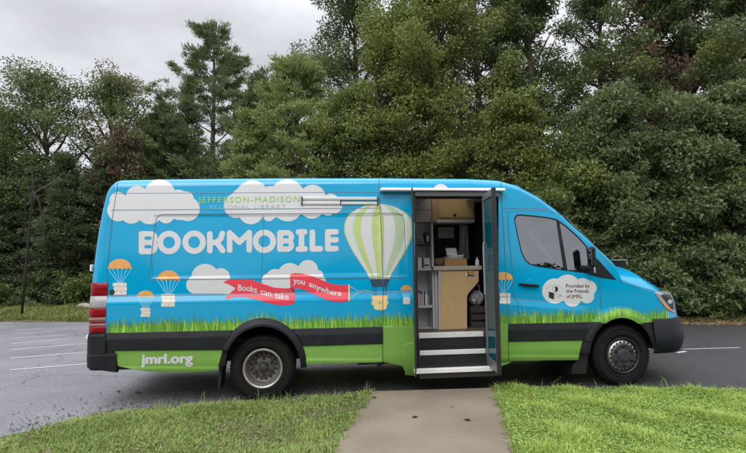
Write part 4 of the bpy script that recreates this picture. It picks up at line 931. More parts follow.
# ------------------------------------------------------------------ ground
def struct(o): o['kind'] = 'structure'; return o
def sheet(name, m, pts, z=0.):
    mb = MB(); mb.add([(x, y, z if len((x, y)) else 0) for x, y in pts], [tuple(range(len(pts)))]); return struct(mb.build(name, m))
def asphalt():
    m = bpy.data.materials.new('asphalt'); m.use_nodes = True; nt = m.node_tree; b = nt.nodes['Principled BSDF']; L = nt.links.new
    tc = nt.nodes.new('ShaderNodeTexCoord')
    n1 = nt.nodes.new('ShaderNodeTexNoise'); n1.inputs['Scale'].default_value = .6; n1.inputs['Detail'].default_value = 6
    n2 = nt.nodes.new('ShaderNodeTexNoise'); n2.inputs['Scale'].default_value = 42; n2.inputs['Detail'].default_value = 3
    vo = nt.nodes.new('ShaderNodeTexVoronoi'); vo.inputs['Scale'].default_value = 110
    ck = nt.nodes.new('ShaderNodeTexVoronoi'); ck.feature = 'DISTANCE_TO_EDGE'; ck.inputs['Scale'].default_value = .33
    wn = nt.nodes.new('ShaderNodeTexNoise'); wn.inputs['Scale'].default_value = 1.6; wn.inputs['Detail'].default_value = 5
    wv = nt.nodes.new('ShaderNodeVectorMath'); wv.operation = 'MULTIPLY_ADD'; wv.inputs[1].default_value = (.9, .9, 0)
    L(tc.outputs['Object'], wn.inputs['Vector']); L(wn.outputs['Color'], wv.inputs[0]); L(tc.outputs['Object'], wv.inputs[2]); L(wv.outputs[0], ck.inputs['Vector'])
    for n in (n1, n2, vo): L(tc.outputs['Object'], n.inputs['Vector'])
    r1 = nt.nodes.new('ShaderNodeValToRGB'); r1.color_ramp.elements[0].position = .3; r1.color_ramp.elements[0].color = (.036, .036, .041, 1); r1.color_ramp.elements[1].position = .72; r1.color_ramp.elements[1].color = (.070, .069, .076, 1)
    L(n1.outputs['Fac'], r1.inputs[0])
    r2 = nt.nodes.new('ShaderNodeMapRange'); r2.inputs[1].default_value = .3; r2.inputs[2].default_value = .7; r2.inputs[3].default_value = .58; r2.inputs[4].default_value = 1.48; L(n2.outputs['Fac'], r2.inputs[0])
    mu = nt.nodes.new('ShaderNodeMix'); mu.data_type = 'RGBA'; mu.blend_type = 'MULTIPLY'; mu.inputs[0].default_value = 1; L(r1.outputs[0], mu.inputs[6])
    L(r2.outputs[0], mu.inputs[7])
    rc = nt.nodes.new('ShaderNodeMapRange'); rc.inputs[1].default_value = .0; rc.inputs[2].default_value = .007; rc.inputs[3].default_value = .55; rc.inputs[4].default_value = 1.; L(ck.outputs['Distance'], rc.inputs[0])
    mu2 = nt.nodes.new('ShaderNodeMix'); mu2.data_type = 'RGBA'; mu2.blend_type = 'MULTIPLY'; mu2.inputs[0].default_value = 1; L(mu.outputs[2], mu2.inputs[6]); L(rc.outputs[0], mu2.inputs[7]); 
    sp = nt.nodes.new('ShaderNodeSeparateXYZ'); L(wv.outputs[0], sp.inputs[0]); ag = nt.nodes.new('ShaderNodeMapRange'); ag.inputs[1].default_value = -2.6; ag.inputs[2].default_value = 1.8; ag.inputs[3].default_value = 3.6; ag.inputs[4].default_value = .8; L(sp.outputs[0], ag.inputs[0])  # sky sheen painted into the colour: lot lightened on the left, darkened right
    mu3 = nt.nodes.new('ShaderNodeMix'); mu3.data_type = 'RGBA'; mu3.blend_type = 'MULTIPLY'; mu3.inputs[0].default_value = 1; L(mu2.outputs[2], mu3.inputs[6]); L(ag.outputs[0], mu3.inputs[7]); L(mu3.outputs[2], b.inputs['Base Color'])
    rr = nt.nodes.new('ShaderNodeMapRange'); rr.inputs[1].default_value = .35; rr.inputs[2].default_value = .65; rr.inputs[3].default_value = .50; rr.inputs[4].default_value = .34; L(n1.outputs['Fac'], rr.inputs[0]); L(rr.outputs[0], b.inputs['Roughness'])
    bp = nt.nodes.new('ShaderNodeBump'); bp.inputs['Strength'].default_value = .7; bp.inputs['Distance'].default_value = .008; L(vo.outputs['Distance'], bp.inputs['Height']); L(bp.outputs[0], b.inputs['Normal'])
    b.inputs['Specular IOR Level'].default_value = .6
    return m
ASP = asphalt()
SOIL = mat('leaf_litter_soil', (.06, .045, .028), .9, col2=(.10, .085, .035), scale=3, bump=.4, bscale=30)
sheet('ground', SOIL, [(-250, -250), (250, -250), (250, 250), (-250, 250)], -.03)
FA_, FB_ = G(29, 322), G(720, 324.3)
def far_y(x): return FA_[1]+(FB_[1]-FA_[1])*(x-FA_[0])/(FB_[0]-FA_[0])
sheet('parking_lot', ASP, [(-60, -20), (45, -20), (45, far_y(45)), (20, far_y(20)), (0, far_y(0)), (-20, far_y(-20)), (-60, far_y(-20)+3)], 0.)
PAINT = mat('road_paint', (.46, .46, .47), .6, var=.2, scale=25)
def bay(name, x0, y0, x1, y1, w=.06):
    a, b = np.array(G(x0, y0)), np.array(G(x1, y1)); d = (b-a)[:2]; d /= np.linalg.norm(d); n = np.array([-d[1], d[0]])*w/2
    mb = MB(); mb.add([(a[0]-n[0], a[1]-n[1], .004), (b[0]-n[0], b[1]-n[1], .004), (b[0]+n[0], b[1]+n[1], .004), (a[0]+n[0], a[1]+n[1], .004)], [(0, 1, 2, 3)]); return struct(mb.build(name, PAINT))
for a in ((10, 370.2, 96, 363.2), (10, 358.4, 97, 351.6), (10, 350, 86, 343.6), (10, 344, 74, 338.6), (12, 338.6, 65, 335.2), (14, 334.2, 55, 331.6), (16, 330.6, 45, 328.2)): bay('parking_line', *a)
bay('parking_line', 677, 352.8, 686, 351.6, .07); bay('parking_line', 683, 349.4, 740, 347.8, .04)
# lawn with its path
LE = [(-9, 3.9)]+[G(x, y, .08)[:2] for x, y in ((-60, 452), (29, 431), (70, 421), (110, 413), (160, 408), (200, 404.5), (260, 400.5), (320, 396.5), (372, 391.8))]
RE = [G(x, y, .08)[:2] for x, y in ((494, 389.4), (560, 390.2), (640, 391), (725, 392.4), (800, 394))]+[(9, 5.3)]
LAWN = mat('lawn_soil', (.045, .055, .018), .9, col2=(.085, .085, .03), scale=7, bump=.4, bscale=60)
def slab(name, m, top, z0, z1, z=None):
    mb = MB(); mb.prism([(x, y, z0) for x, y in top][::-1], (0, 0, z1-z0)); return struct(mb.build(name, m))
sa, sb = G(372, 391.3, .10), G(494.3, 387.8, .10); sc_, sd2 = G(350, 426, .10), G(506, 426, .10)
dl = (np.array(sc_)-np.array(sa))[:2]; dr = (np.array(sd2)-np.array(sb))[:2]; dm = (dl/np.linalg.norm(dl)+dr/np.linalg.norm(dr))/2; dm /= np.linalg.norm(dm)
sa2, sb2 = np.array(sa)[:2], np.array(sb)[:2]
CONC = mat('concrete', (.150, .121, .088), .88, col2=(.210, .176, .134), scale=1.7, bump=.5, bscale=70)
pth = [sa2+dm*.0, sb2, sb2+dm*9, sa2+dm*9]
PATH = slab('path', CONC, [tuple(p) for p in pth], -.02, .10)
slab('lawn', LAWN, [tuple(p) for p in LE]+[tuple(sa2+dm*.02-np.array([.004, 0]))]+[tuple(sa2+dm*9-np.array([.004, 0])), (-9, -6)], -.02, .08)
slab('lawn', LAWN, [tuple(sb2+dm*.02+np.array([.004, 0]))]+[tuple(p) for p in RE]+[(9, -6), tuple(sb2+dm*9+np.array([.004, 0]))], -.02, .08)

# ------------------------------------------------------------------ leaves and blades
def leaf_mat(name, c1, c2, c3=None, rough=.5, nscale=.8, trans=.38):
    m = bpy.data.materials.new(name); m.use_nodes = True; nt = m.node_tree; b = nt.nodes['Principled BSDF']; L = nt.links.new
    ge = nt.nodes.new('ShaderNodeNewGeometry'); tc = nt.nodes.new('ShaderNodeTexCoord'); n = nt.nodes.new('ShaderNodeTexNoise'); n.inputs['Scale'].default_value = nscale; n.inputs['Detail'].default_value = 3
    L(tc.outputs['Object'], n.inputs['Vector'])
    ad = nt.nodes.new('ShaderNodeMath'); ad.operation = 'MULTIPLY_ADD'; ad.inputs[1].default_value = .55; L(ge.outputs['Random Per Island'], ad.inputs[0])
    sb = nt.nodes.new('ShaderNodeMapRange'); sb.inputs[1].default_value = .35; sb.inputs[2].default_value = .65; sb.inputs[3].default_value = 0; sb.inputs[4].default_value = .45; L(n.outputs['Fac'], sb.inputs[0]); L(sb.outputs[0], ad.inputs[2])
    r = nt.nodes.new('ShaderNodeValToRGB'); e = r.color_ramp.elements; e[0].color = (*c1, 1); e[1].color = (*c2, 1)
    if c3: x = e.new(.93); x.color = (*c2, 1); e[-1].color = (*c3, 1)
    L(ad.outputs[0], r.inputs[0]); L(r.outputs[0], b.inputs['Base Color']); b.inputs['Roughness'].default_value = rough; b.inputs['Specular IOR Level'].default_value = .35
    t = nt.nodes.new('ShaderNodeBsdfTranslucent'); L(r.outputs[0], t.inputs[0]); x = nt.nodes.new('ShaderNodeMixShader'); x.inputs[0].default_value = trans
    L(b.outputs[0], x.inputs[1]); L(t.outputs[0], x.inputs[2]); L(x.outputs[0], nt.nodes['Material Output'].inputs[0]); return m
def mesh_quads(name, V, mats, mi=None, parent=None):
    """V: (n,4,3) quads, each its own island"""
    n = len(V); me = bpy.data.meshes.new(name); fill(me, V.reshape(-1, 3), np.arange(n*4), np.full(n, 4), mi)
    for m in (mats if isinstance(mats, (list, tuple)) else [mats]): me.materials.append(m)
    o = bpy.data.objects.new(name, me); COL.objects.link(o)
    if parent: o.parent = parent
    return o
def rdir(n, upb=0.):
    d = rng.normal(size=(n, 3)); d[:, 2] += upb; return d/np.linalg.norm(d, axis=1)[:, None]
def leaves(C, Lh, Wd, nrm_up=.6, droop=.0, along=None):
    """leaf quads at centres C: a rhombus folded on its rib"""
    n = len(C); nr = rdir(n, nrm_up); a = rng.normal(size=(n, 3)) if along is None else along+rng.normal(size=(n, 3))*.35
    a = a-nr*(a*nr).sum(1)[:, None]; a /= np.linalg.norm(a, axis=1)[:, None]+1e-9; a[:, 2] -= droop; b = np.cross(nr, a); b /= np.linalg.norm(b, axis=1)[:, None]+1e-9
    l = Lh*rng.uniform(.65, 1.25, n)[:, None]; w = Wd*rng.uniform(.7, 1.2, n)[:, None]
    return np.stack([C-a*l*.5, C+b*w*.5+nr*w*.12-a*l*.05, C+a*l*.5, C-b*w*.5+nr*w*.12-a*l*.05], 1)
BARK = mat('bark', (.045, .036, .028), .9, col2=(.085, .07, .055), scale=5, bump=.6, bscale=18)
BARKP = mat('pale_bark', (.11, .10, .085), .9, col2=(.06, .052, .045), scale=6, bump=.5, bscale=20)
def trunk_mb(H, r0, lean, limbs, sides=9):
    mb = MB(); pts = []; k = 9
    for i in range(k+1):
        t = i/k; pts.append((lean[0]*t*t+.10*math.sin(t*7+lean[0]*9), lean[1]*t+.08*math.sin(t*5+1), H*t-.25*(i == 0)))
    mb.tube(pts, [r0*(1.35 if i == 0 else 1)*(1-.88*i/k) for i in range(k+1)], k=sides)
    P_ = np.array(pts)
    def at(t): x = t*k; i = min(k-1, int(x)); return P_[i]+(P_[i+1]-P_[i])*(x-i)
    out = []
    for (t, az, ln, el, rr) in limbs:
        p = at(t); seg = [p]; d = np.array([math.cos(az)*math.cos(el), math.sin(az)*math.cos(el), math.sin(el)]); n = 5
        for j in range(n):
            d = d+np.array([R_.uniform(-.16, .16), R_.uniform(-.16, .16), R_.uniform(-.02, .14)]); d /= np.linalg.norm(d); seg.append(seg[-1]+d*ln/n)
        mb.tube(seg, [rr*(1-.85*j/n) for j in range(n+1)], k=5); out.append(np.array(seg))
    return mb, out, at
def decid(x, y, H, rad_, base, lm, label, name='oak_tree', n=26000, lf=(.105, .062), dens=1.35, z0=.15, bark=None, top=.0, cl=.75, group='trees at the edge of the car park', holes=.12, nl=36, sub=None):
    """broad-leaved tree: trunk and limbs, and a crown of leaf clumps hung on the limbs' twigs"""
    root = empty(name, (x, y, z0), R_.uniform(0, 6.28), label=label, cat='tree', group=group)
    limbs = []
    for i in range(nl):
        t = base+(1-base)*((i+.5)/nl)**.9*.96; s = (t-base)/(1-base); prof = (math.sin(math.pi*min(1, .18+.74*s))**.5)*(1-.25*s)
        limbs.append((t, i*2.4+R_.uniform(-.4, .4), rad_*(.55+.5*R_.random())*max(.22, prof), rad(8+50*s+R_.uniform(-10, 12)), .05+.06*(1-s)))
    mb, segs, at = trunk_mb(H, .05+H*.013, (R_.uniform(-.5, .5), R_.uniform(-.4, .4)), limbs)
    mb.build('trunk', bark or BARK, root, True)
    C = []; Rr = []
    for sg in segs:
        for j in (2, 3, 4, 5):
            for q in range(1 if j < 3 else 2):
                if R_.random() < holes: continue
                C.append(sg[j]+rng.normal(size=3)*np.array([.5, .5, .38])*rad_*.17); Rr.append(cl*.74*R_.uniform(.5, 1.2))
    for q in range(10): C.append(at(.97)+rng.normal(size=3)*np.array([.4, .4, .45])*rad_*.3); Rr.append(cl*.7)
    C = np.array(C); Rr = np.array(Rr); pr = Rr**2/(Rr**2).sum(); k = rng.choice(len(C), int(n*dens), p=pr)
    d = rdir(len(k)); rr = rng.uniform(.15, 1, len(k))**.55
    pos = C[k]+d*rr[:, None]*Rr[k][:, None]*np.array([1.15, 1.15, .66])
    mats = [lm] if not isinstance(lm, list) else lm
    mi = None
    if len(mats) > 1:
        cm = (rng.random(len(C)) < (sub or .15)).astype(int); mi = cm[k]
    mesh_quads('crown', leaves(pos, lf[0], lf[1], .4, .15), mats, mi, root); return root
def pine(x, y, H, rad_, base, lm, label, n=30000, z0=.15, needle=(.20, .022), gap=.62, up=.12, group='trees at the edge of the car park', name='pine_tree', flat=.22, pw=.8, bare=0., gsh=.45):
    """conifer: whorls of near-level boughs carrying needle sprays, dark gaps between the tiers"""
    root = empty(name, (x, y, z0), R_.uniform(0, 6.28), label=label, cat='tree', group=group); limbs = []; z = base*H
    while z < H*.985:
        s = (z-base*H)/(H*(1-base)); m = R_.choice((4, 5, 5, 6)); a0 = R_.uniform(0, 6.28)
        for i in range(m):
            if R_.random() < bare: continue
            limbs.append((z/H+R_.uniform(-.008, .008), a0+i*6.283/m+R_.uniform(-.3, .3), max(.25, rad_*(1-s)**pw*R_.uniform(.65, 1.15)), rad(2+26*s+R_.uniform(-6, 8))+up, .018+.03*(1-s)))
        z += gap*R_.uniform(.75, 1.2)*(1-gsh*s)
    mb, segs, at = trunk_mb(H, .05+H*.012, (R_.uniform(-.25, .25), 0), limbs); mb.build('trunk', BARK, root, True)
    C = []; A = []
    for sg in segs:
        L = np.linalg.norm(sg[-1]-sg[0]); kk = max(4, int(L*9))
        for q in range(kk):
            t = .25+.75*R_.random()**.8; i = min(4, int(t*5)); p = sg[i]+(sg[i+1]-sg[i])*(t*5-i); ax = (sg[-1]-sg[0])/L
            side = np.array([-ax[1], ax[0], 0])*R_.gauss(0, .24)*L*(1.1-.5*t); C.append(p+side+np.array([0, 0, R_.gauss(0, .05)])); A.append(ax+side*1.2/max(L, .3))
    for q in range(14): C.append(at(R_.uniform(.93, 1.0))); A.append(np.array([0, 0, 1.]))
    C = np.array(C); A = np.array(A); A /= np.linalg.norm(A, axis=1)[:, None]; k = rng.integers(0, len(C), n); dd = A[k]+rng.normal(size=(n, 3))*np.array([.75, .75, .5])+np.array([0, 0, .15]); dd /= np.linalg.norm(dd, axis=1)[:, None]
    l = needle[0]*rng.uniform(.6, 1.2, n)[:, None]; st = C[k]+rng.normal(size=(n, 3))*np.array([.09, .09, .05]); b = np.cross(dd, rdir(n)); b /= np.linalg.norm(b, axis=1)[:, None]; wv = b*needle[1]
    V = np.stack([st-wv*.4, st+dd*l*.45-wv, st+dd*l, st+dd*l*.45+wv], 1); mesh_quads('crown', V, lm, None, root); return root
def bush(x, y, H, rad_, lm, label, n=9000, lf=(.14, .075), z0=.1, group='shrubs along the wood edge', name='shrub', stems=7):
    root = empty(name, (x, y, z0), R_.uniform(0, 6.28), label=label, cat='shrub', group=group); mb = MB(); C = []
    for i in range(stems):
        a = R_.uniform(0, 6.28); ln = R_.uniform(.3, 1.)*rad_; hh = H*R_.uniform(.6, 1.); p = [(.1*math.cos(a), .1*math.sin(a), -.1), (ln*.4*math.cos(a), ln*.4*math.sin(a), hh*.5), (ln*.8*math.cos(a+.2), ln*.8*math.sin(a+.2), hh*.93)]
        mb.tube(p, [.035, .022, .008], k=5)
        for q in range(11): t = R_.uniform(.12, 1.05); C.append(np.array([ln*.9*t*math.cos(a+.2*t), ln*.9*t*math.sin(a+.2*t), hh*t*.95])+rng.normal(size=3)*np.array([.28, .28, .12])*rad_)
    mb.build('stem', BARK, root, True); C = np.array(C); k = rng.integers(0, len(C), n); pos = C[k]+rdir(n)*(rng.uniform(.1, 1, n)**.6)[:, None]*rad_*np.array([.36, .36, .24]); pos[:, 2] = np.abs(pos[:, 2])+.02
    mesh_quads('foliage', leaves(pos, lf[0], lf[1], .6, .35), lm, None, root); return root
L_OAK = leaf_mat('oak_leaves', (0.058, 0.083, 0.022), (0.174, 0.224, 0.073))
L_DARK = leaf_mat('dark_leaves', (0.042, 0.065, 0.022), (0.128, 0.169, 0.060))
L_MAPLE = leaf_mat('maple_leaves', (0.093, 0.125, 0.027), (0.249, 0.293, 0.077), (0.325, 0.325, 0.112))
L_GOLD = leaf_mat('yellowing_leaves', (0.104, 0.127, 0.030), (0.267, 0.286, 0.088), (0.348, 0.260, 0.100))
L_BROWN = leaf_mat('turning_leaves', (.09, .065, .038), (.20, .135, .085), (.27, .16, .11))
L_PINE = leaf_mat('pine_needles', (0.068, 0.098, 0.040), (0.192, 0.245, 0.100), rough=.55)
L_PINEL = leaf_mat('soft_pine_needles', (0.135, 0.183, 0.060), (0.324, 0.381, 0.138), rough=.55)
L_HEM = leaf_mat('hemlock_needles', (0.049, 0.068, 0.031), (0.133, 0.163, 0.075), rough=.6)
L_BIG = leaf_mat('broad_leaves', (0.062, 0.091, 0.033), (0.191, 0.245, 0.099), (0.281, 0.345, 0.165), rough=.38)
L_SHR = leaf_mat('shrub_leaves', (0.070, 0.099, 0.027), (0.197, 0.254, 0.081))
def X(px, d): return (px-373)/FPX*d
SC = 1.0
# left: two lacy oaks with a turning one between them, hemlocks in front of the wood
decid(X(45, 21), 21, 9.2, 3.4, .25, [L_OAK, L_DARK], 'lacy oak at the far left with sky showing through its crown', n=15000, cl=.75, holes=.25, sub=.4)
decid(X(104, 22), 22, 9.5, 3.2, .25, [L_OAK, L_BROWN], 'oak with patches of dead brown leaves left of the tall pine', n=17000, cl=.72, holes=.22, sub=.25)
decid(X(128, 19.5), 19.5, 6.6, 1.6, .15, [L_BROWN, L_OAK], 'small reddish brown tree rising behind the van\'s rear corner', n=8500, cl=.5, holes=.2, sub=.35, name='maple_tree')
decid(X(5, 20), 20, 7.6, 2.6, .15, L_OAK, 'rounded green oak cut by the left edge of the photo', n=15000)
decid(X(-45, 23), 23, 10, 3.2, .15, L_DARK, 'dark oak beyond the left end of the grass strip', n=15000)
pine(X(184, 23), 23, 10.0, 2.0, .12, L_PINE, 'dark slim pine just left of the tallest pine', n=20000, needle=(.19, .020), bare=.15)
pine(X(163, 22), 22, 8.6, 2.3, .1, L_PINE, 'dark bushy pine between the turning oak and the slim pine', n=34000, gap=.6, needle=(.19, .020), pw=.5)
decid(X(148, 24), 24, 8.4, 2.6, .15, L_DARK, 'dark oak closing the gap behind the small reddish tree', n=15000, cl=.75)
pine(X(210, 21.5), 21.5, 11.9, 4.2, .12, L_PINE, 'tallest pine against the sky with level tiers of branches', n=60000, gap=.85, needle=(.22, .018), pw=.55, bare=.1, gsh=.12)
pine(X(258, 19.5), 19.5, 8.9, 2.6, .1, L_PINE, 'dark green pine right of the tallest pine', n=36000, gap=.6, pw=.38)
pine(X(300, 17.5), 17.5, 8.6, 2.9, .1, L_PINEL, 'pale feathery pine behind the middle of the van roof', n=60000, gap=.5, needle=(.2, .022), pw=.40)
pine(X(245, 17), 17, 6.6, 1.7, .1, L_PINEL, 'short pale pine behind the balloon cloud lettering', n=22000, gap=.42, pw=.65)
for i, (px, d, H, r, m, lb) in enumerate(((64, 18.6, 5.6, 1.5, L_HEM, 'broad dark hemlock at the back of the grass strip by the van\'s rear'), (95, 19.2, 6.2, 1.5, L_HEM, 'hemlock partly hidden by the van\'s rear edge'), (34, 19.4, 5.2, 1.4, L_HEM, 'dark hemlock at the left edge behind the bare sapling'), (5, 19, 4.6, 1.4, L_HEM, 'hemlock out at the left margin'))):
    pine(X(px, d), d, H, r, .03, m, lb, n=26000, gap=.34, needle=(.15, .024), up=-.06, name='hemlock_tree', pw=.6)
# middle: big yellow-green maples
decid(X(362, 20), 20, 13.8, 3.6, .12, [L_OAK, L_DARK], 'tall oak filling the sky above the pale feathery pine', n=42000, sub=.4, cl=.85)
decid(X(395, 17.5), 17.5, 9.6, 3.0, .1, L_MAPLE, 'yellow-green maple behind the balloon graphic', n=36000, cl=.75, name='maple_tree')
decid(X(440, 17), 17, 11.5, 3.0, .1, [L_MAPLE, L_GOLD], 'tall yellowing maple above the open doorway', n=38000, sub=.2, cl=.75, name='maple_tree')
decid(X(350, 16.8), 16.8, 6.8, 2.1, .1, [L_MAPLE, L_OAK], 'low bushy maple beside the pale feathery pine', n=20000, sub=.3, cl=.6, name='maple_tree')
decid(X(420, 22), 22, 15.5, 3.6, .15, L_OAK, 'tall dark oak behind the two yellow-green maples', n=30000, cl=.8, holes=.25)
pine(X(484, 19), 19, 15, 2.0, .25, L_PINE, 'tall thin pine with a bare visible trunk right of the maples', n=15000, gap=.95, bare=.3, pw=.5)
decid(X(505, 21), 21, 14, 2.9, .15, L_DARK, 'dark oak with sky gaps right of the thin pine', n=22000, holes=.4)
# right: dark oaks and large-leaved trees
decid(X(545, 18), 18, 13.0, 3.0, .1, [L_OAK, L_DARK], 'dark green oak above the cab roof', n=40000, sub=.4, holes=.34, lf=(.11, .065))
decid(X(600, 19.5), 19.5, 12.6, 3.0, .15, L_DARK, 'oak with sky gaps above the sloping windscreen', n=22000, holes=.5)
decid(X(520, 15.8), 15.8, 6.4, 1.9, .1, L_MAPLE, 'young yellow-green tree just behind the cab roof', n=20000, name='maple_tree', cl=.6)
decid(X(655, 16.5), 16.5, 12.2, 2.9, .12, [L_OAK, L_BROWN], 'oak with brown dying sprays high on the right', n=30000, sub=.24, lf=(.115, .065), holes=.5)
decid(X(700, 15.5), 15.5, 11.0, 2.7, .1, [L_BIG, L_GOLD], 'large-leaved tree near the right edge with yellow sprays', n=32000, sub=.12, lf=(.125, .068), holes=.48)
decid(X(760, 17), 17, 12, 3.0, .1, [L_BIG, L_BROWN], 'tall tree cut by the right edge of the photo', n=24000, lf=(.125, .07), holes=.4)
decid(X(625, 14.6), 14.6, 6.0, 2.0, .06, L_BIG, 'leafy young tree right behind the van\'s bonnet', n=32000, lf=(.125, .062), cl=.6, name='young_tree')
decid(X(680, 13.9), 13.9, 5.4, 1.6, .05, L_BIG, 'leafy young tree right of the headlight', n=30000, lf=(.13, .064), cl=.6, holes=.25, name='young_tree')
decid(X(735, 13.8), 13.8, 5.8, 1.6, .05, L_BIG, 'leafy young tree cut by the right edge', n=30000, lf=(.13, .064), cl=.6, holes=.25, name='young_tree')
decid(X(575, 15), 15, 5.0, 1.8, .06, [L_SHR, L_MAPLE], 'yellow-green sapling seen over the windscreen slope', n=30000, lf=(.12, .065), cl=.6, sub=.4, name='young_tree')
sh_d = lambda px: far_y(X(px, 14))+1.4
for i, (px, d, H, r, lb) in enumerate(((640, 13.7, 2.2, 1.0, 'low shrub in front of the bonnet'), (664, 13.3, 1.7, .8, 'dense shrub just right of the headlight'), (697, 13.2, 1.8, .9, 'shrub between the headlight and the right edge'), (716, 12.9, 1.0, .55, 'small pale shrub low by the right edge'), (745, 13.3, 2.0, 1.0, 'shrub beyond the right edge of the lot'), (605, 14.3, 2.4, 1.1, 'shrub hidden mostly by the van\'s bonnet'))):
    bush(X(px, d), d, H, r, L_BIG if i != 3 else L_SHR, lb, n=15000, lf=(.12, .06))
for i, (px, d, H, r, lb) in enumerate(((28, 18.2, 1.3, .9, 'low weedy shrub at the left end of the grass strip'), (58, 18.3, 1.0, .8, 'low shrub under the broad dark hemlock'), (85, 18.4, 1.2, .9, 'low shrub near the van\'s tail lamp'), (-5, 18.2, 1.5, 1.0, 'shrub at the left margin of the grass strip'), (150, 18.2, 1.6, 1.1, 'shrub hidden behind the van\'s rear half'))):
    bush(X(px, d), d, H, r, L_HEM if i % 2 else L_SHR, lb, n=6000, lf=(.13, .06))
# leaning bare sapling with a snapped pale branch
root = empty('bare_sapling', (X(24, 15.8), 15.8, .1), 0, label='bare dark sapling leaning at the left edge with a snapped pale branch', cat='tree')
mb = MB(); tp = lambda px, py, d=15.8: (X(px, d)-root.location.x, d-15.8, CAMH+(267+.0135*(373-px)-py)/FPX*d-.1)
mb.tube([tp(24, 315), tp(26, 270), tp(28, 230), tp(30, 196), tp(29.5, 172)], [.036, .033, .030, .024, .010], k=7); mb.tube([tp(30, 192), tp(37, 203), tp(41, 222), tp(44, 240), tp(46, 249)], [.028, .026, .024, .020, .010], k=7)
for q in range(9):
    y_ = R_.uniform(180, 290); e = R_.choice((-1, 1))*R_.uniform(4, 11); mb.tube([tp(24+(315-y_)*.045, y_), tp(24+(315-y_)*.045+e*.6, y_-4), tp(24+(315-y_)*.045+e, y_-R_.uniform(5, 12))], [.012, .008, .003], k=4)
mb.build('trunk', mat('dark_wet_bark', (.018, .015, .012), .9, var=.3, scale=8), root, True)
mb = MB(); mb.tube([tp(29, 198), tp(38, 190), tp(50, 184), tp(57, 177), tp(64, 171)], [.022, .020, .018, .013, .005], k=7); mb.tube([tp(50, 184), tp(55, 183), tp(60, 180)], [.016, .012, .005], k=5); mb.build('branch', BARKP, root, True)
# the wood behind: one mass of far leaves and its floor
n = 150000; xx = rng.uniform(-30, 30, n); yy = rng.uniform(24.5, 31, n); top = 5.2+1.6*np.sin(xx*.55)+1.1*np.sin(xx*1.3+1)+2.6*sstep(xx, -3, 4); zz_ = rng.uniform(0, 1, n)**.9*top
o = mesh_quads('far_wood', leaves(np.stack([xx, yy, zz_], 1), .34, .22, .5), leaf_mat('far_wood_leaves', (.028, .045, .017), (.075, .102, .036))); tag(o, 'dark far wood closing the view behind the trees', 'woodland', kind='stuff')
n = 40000; xx = rng.uniform(-40, 40, n); yy = rng.uniform(-32, -26, n); zz_ = rng.uniform(0, 1, n)**.9*(5.6+1.3*np.sin(xx*.42)+.9*np.sin(xx*1.1+1))
o = mesh_quads('near_wood', leaves(np.stack([xx, yy, zz_], 1), .7, .5, .5), leaf_mat('near_wood_leaves', (.024, .036, .015), (.06, .08, .03))); tag(o, 'woodland behind the camera mirrored in the windows and paintwork', 'woodland', kind='stuff')
# stones at the edge of the grass behind the van's tail
for i, (px, dx, s) in enumerate(((85.5, 0, .16), (89.5, .1, .12), (82, -.1, .10))):
    m = MB(); vs = []
    for j in range(7):
        for q in range(10):
            th, ph = math.pi*j/6, 2*math.pi*q/10; r = 1+.15*math.sin(3*ph+i+j); vs.append((s*1.4*r*math.sin(th)*math.cos(ph), s*r*math.sin(th)*math.sin(ph), s*.8*math.cos(th)))
    m.add(vs, [(j*10+q, j*10+(q+1) % 10, (j+1)*10+(q+1) % 10, (j+1)*10+q)[::-1] for j in range(6) for q in range(10)])
    o = m.build('boulder', mat('boulder_stone', (.28, .25, .21), .9, var=.2, scale=9)); o.location = (X(px, 17.2), 17.2, .26); tag(o, ('biggest pale stone on the grass beside the tail lamp', 'pale stone half hidden by the tail lamp', 'smallest pale stone on the grass, furthest from the van')[i], 'stone', 'stones at the back of the grass strip')
# ------------------------------------------------------------------ grass
def blades(P0_, hgt, wid, lean=.5):
    n = len(P0_); a = rng.uniform(0, 2*math.pi, n); s = np.stack([np.cos(a), np.sin(a), 0*a], 1); d = np.stack([-np.sin(a), np.cos(a), 0*a], 1)*rng.normal(0, lean, n)[:, None]; h = (hgt*rng.uniform(.5, 1.3, n))[:, None]; w = (wid*rng.uniform(.7, 1.3, n))[:, None]; up = np.array([0, 0, 1.])
    p = P0_; A = p-s*w*.5; B = p+s*w*.5; Mm = p+d*h*.45+up*h*.62; T = p+d*h*1.15+up*h*(1-.25*np.abs(rng.normal(0, .6, n)))[:, None]
    V = np.stack([A, B, Mm+s*w*.42, Mm-s*w*.42, T], 1).reshape(-1, 3); i = np.arange(n)[:, None]*5
    return V, np.concatenate([i+0, i+1, i+2, i+3, i+3, i+2, i+4], 1).ravel(), np.tile([4, 3], n)
def grass(name, pts, hgt, wid, m, label, lean=.5):
    V, idx, L = blades(pts, hgt, wid, lean); me = bpy.data.meshes.new(name); fill(me, V, idx, L); me.materials.append(m); o = bpy.data.objects.new(name, me); COL.objects.link(o); return tag(o, label, 'grass', kind='stuff')
def inpoly(pts, x, y):
    f = poly([tuple(p) for p in pts]); return f(x, y)
def scatter(pl, n, x0, x1, y0, y1, z):
    x = rng.uniform(x0, x1, n); y = rng.uniform(y0, y1, n); d = inpoly(pl, x, y); k = d > 0; return np.stack([x[k], y[k], np.full(k.sum(), z)], 1), d[k]
LP = [tuple(p) for p in LE]+[tuple(sa2)]+[tuple(sa2+dm*9), (-9, -6)]; RP = [tuple(sb2)]+[tuple(p) for p in RE]+[(9, -6), tuple(sb2+dm*9)]
G_L = leaf_mat('lawn_blades_dry', (0.125, 0.177, 0.048), (0.320, 0.412, 0.121), (0.568, 0.497, 0.270), nscale=1.6, trans=.3)
G_R = leaf_mat('lawn_blades_fresh', (0.175, 0.256, 0.045), (0.431, 0.550, 0.131), (0.625, 0.613, 0.250), nscale=2.5, trans=.35)
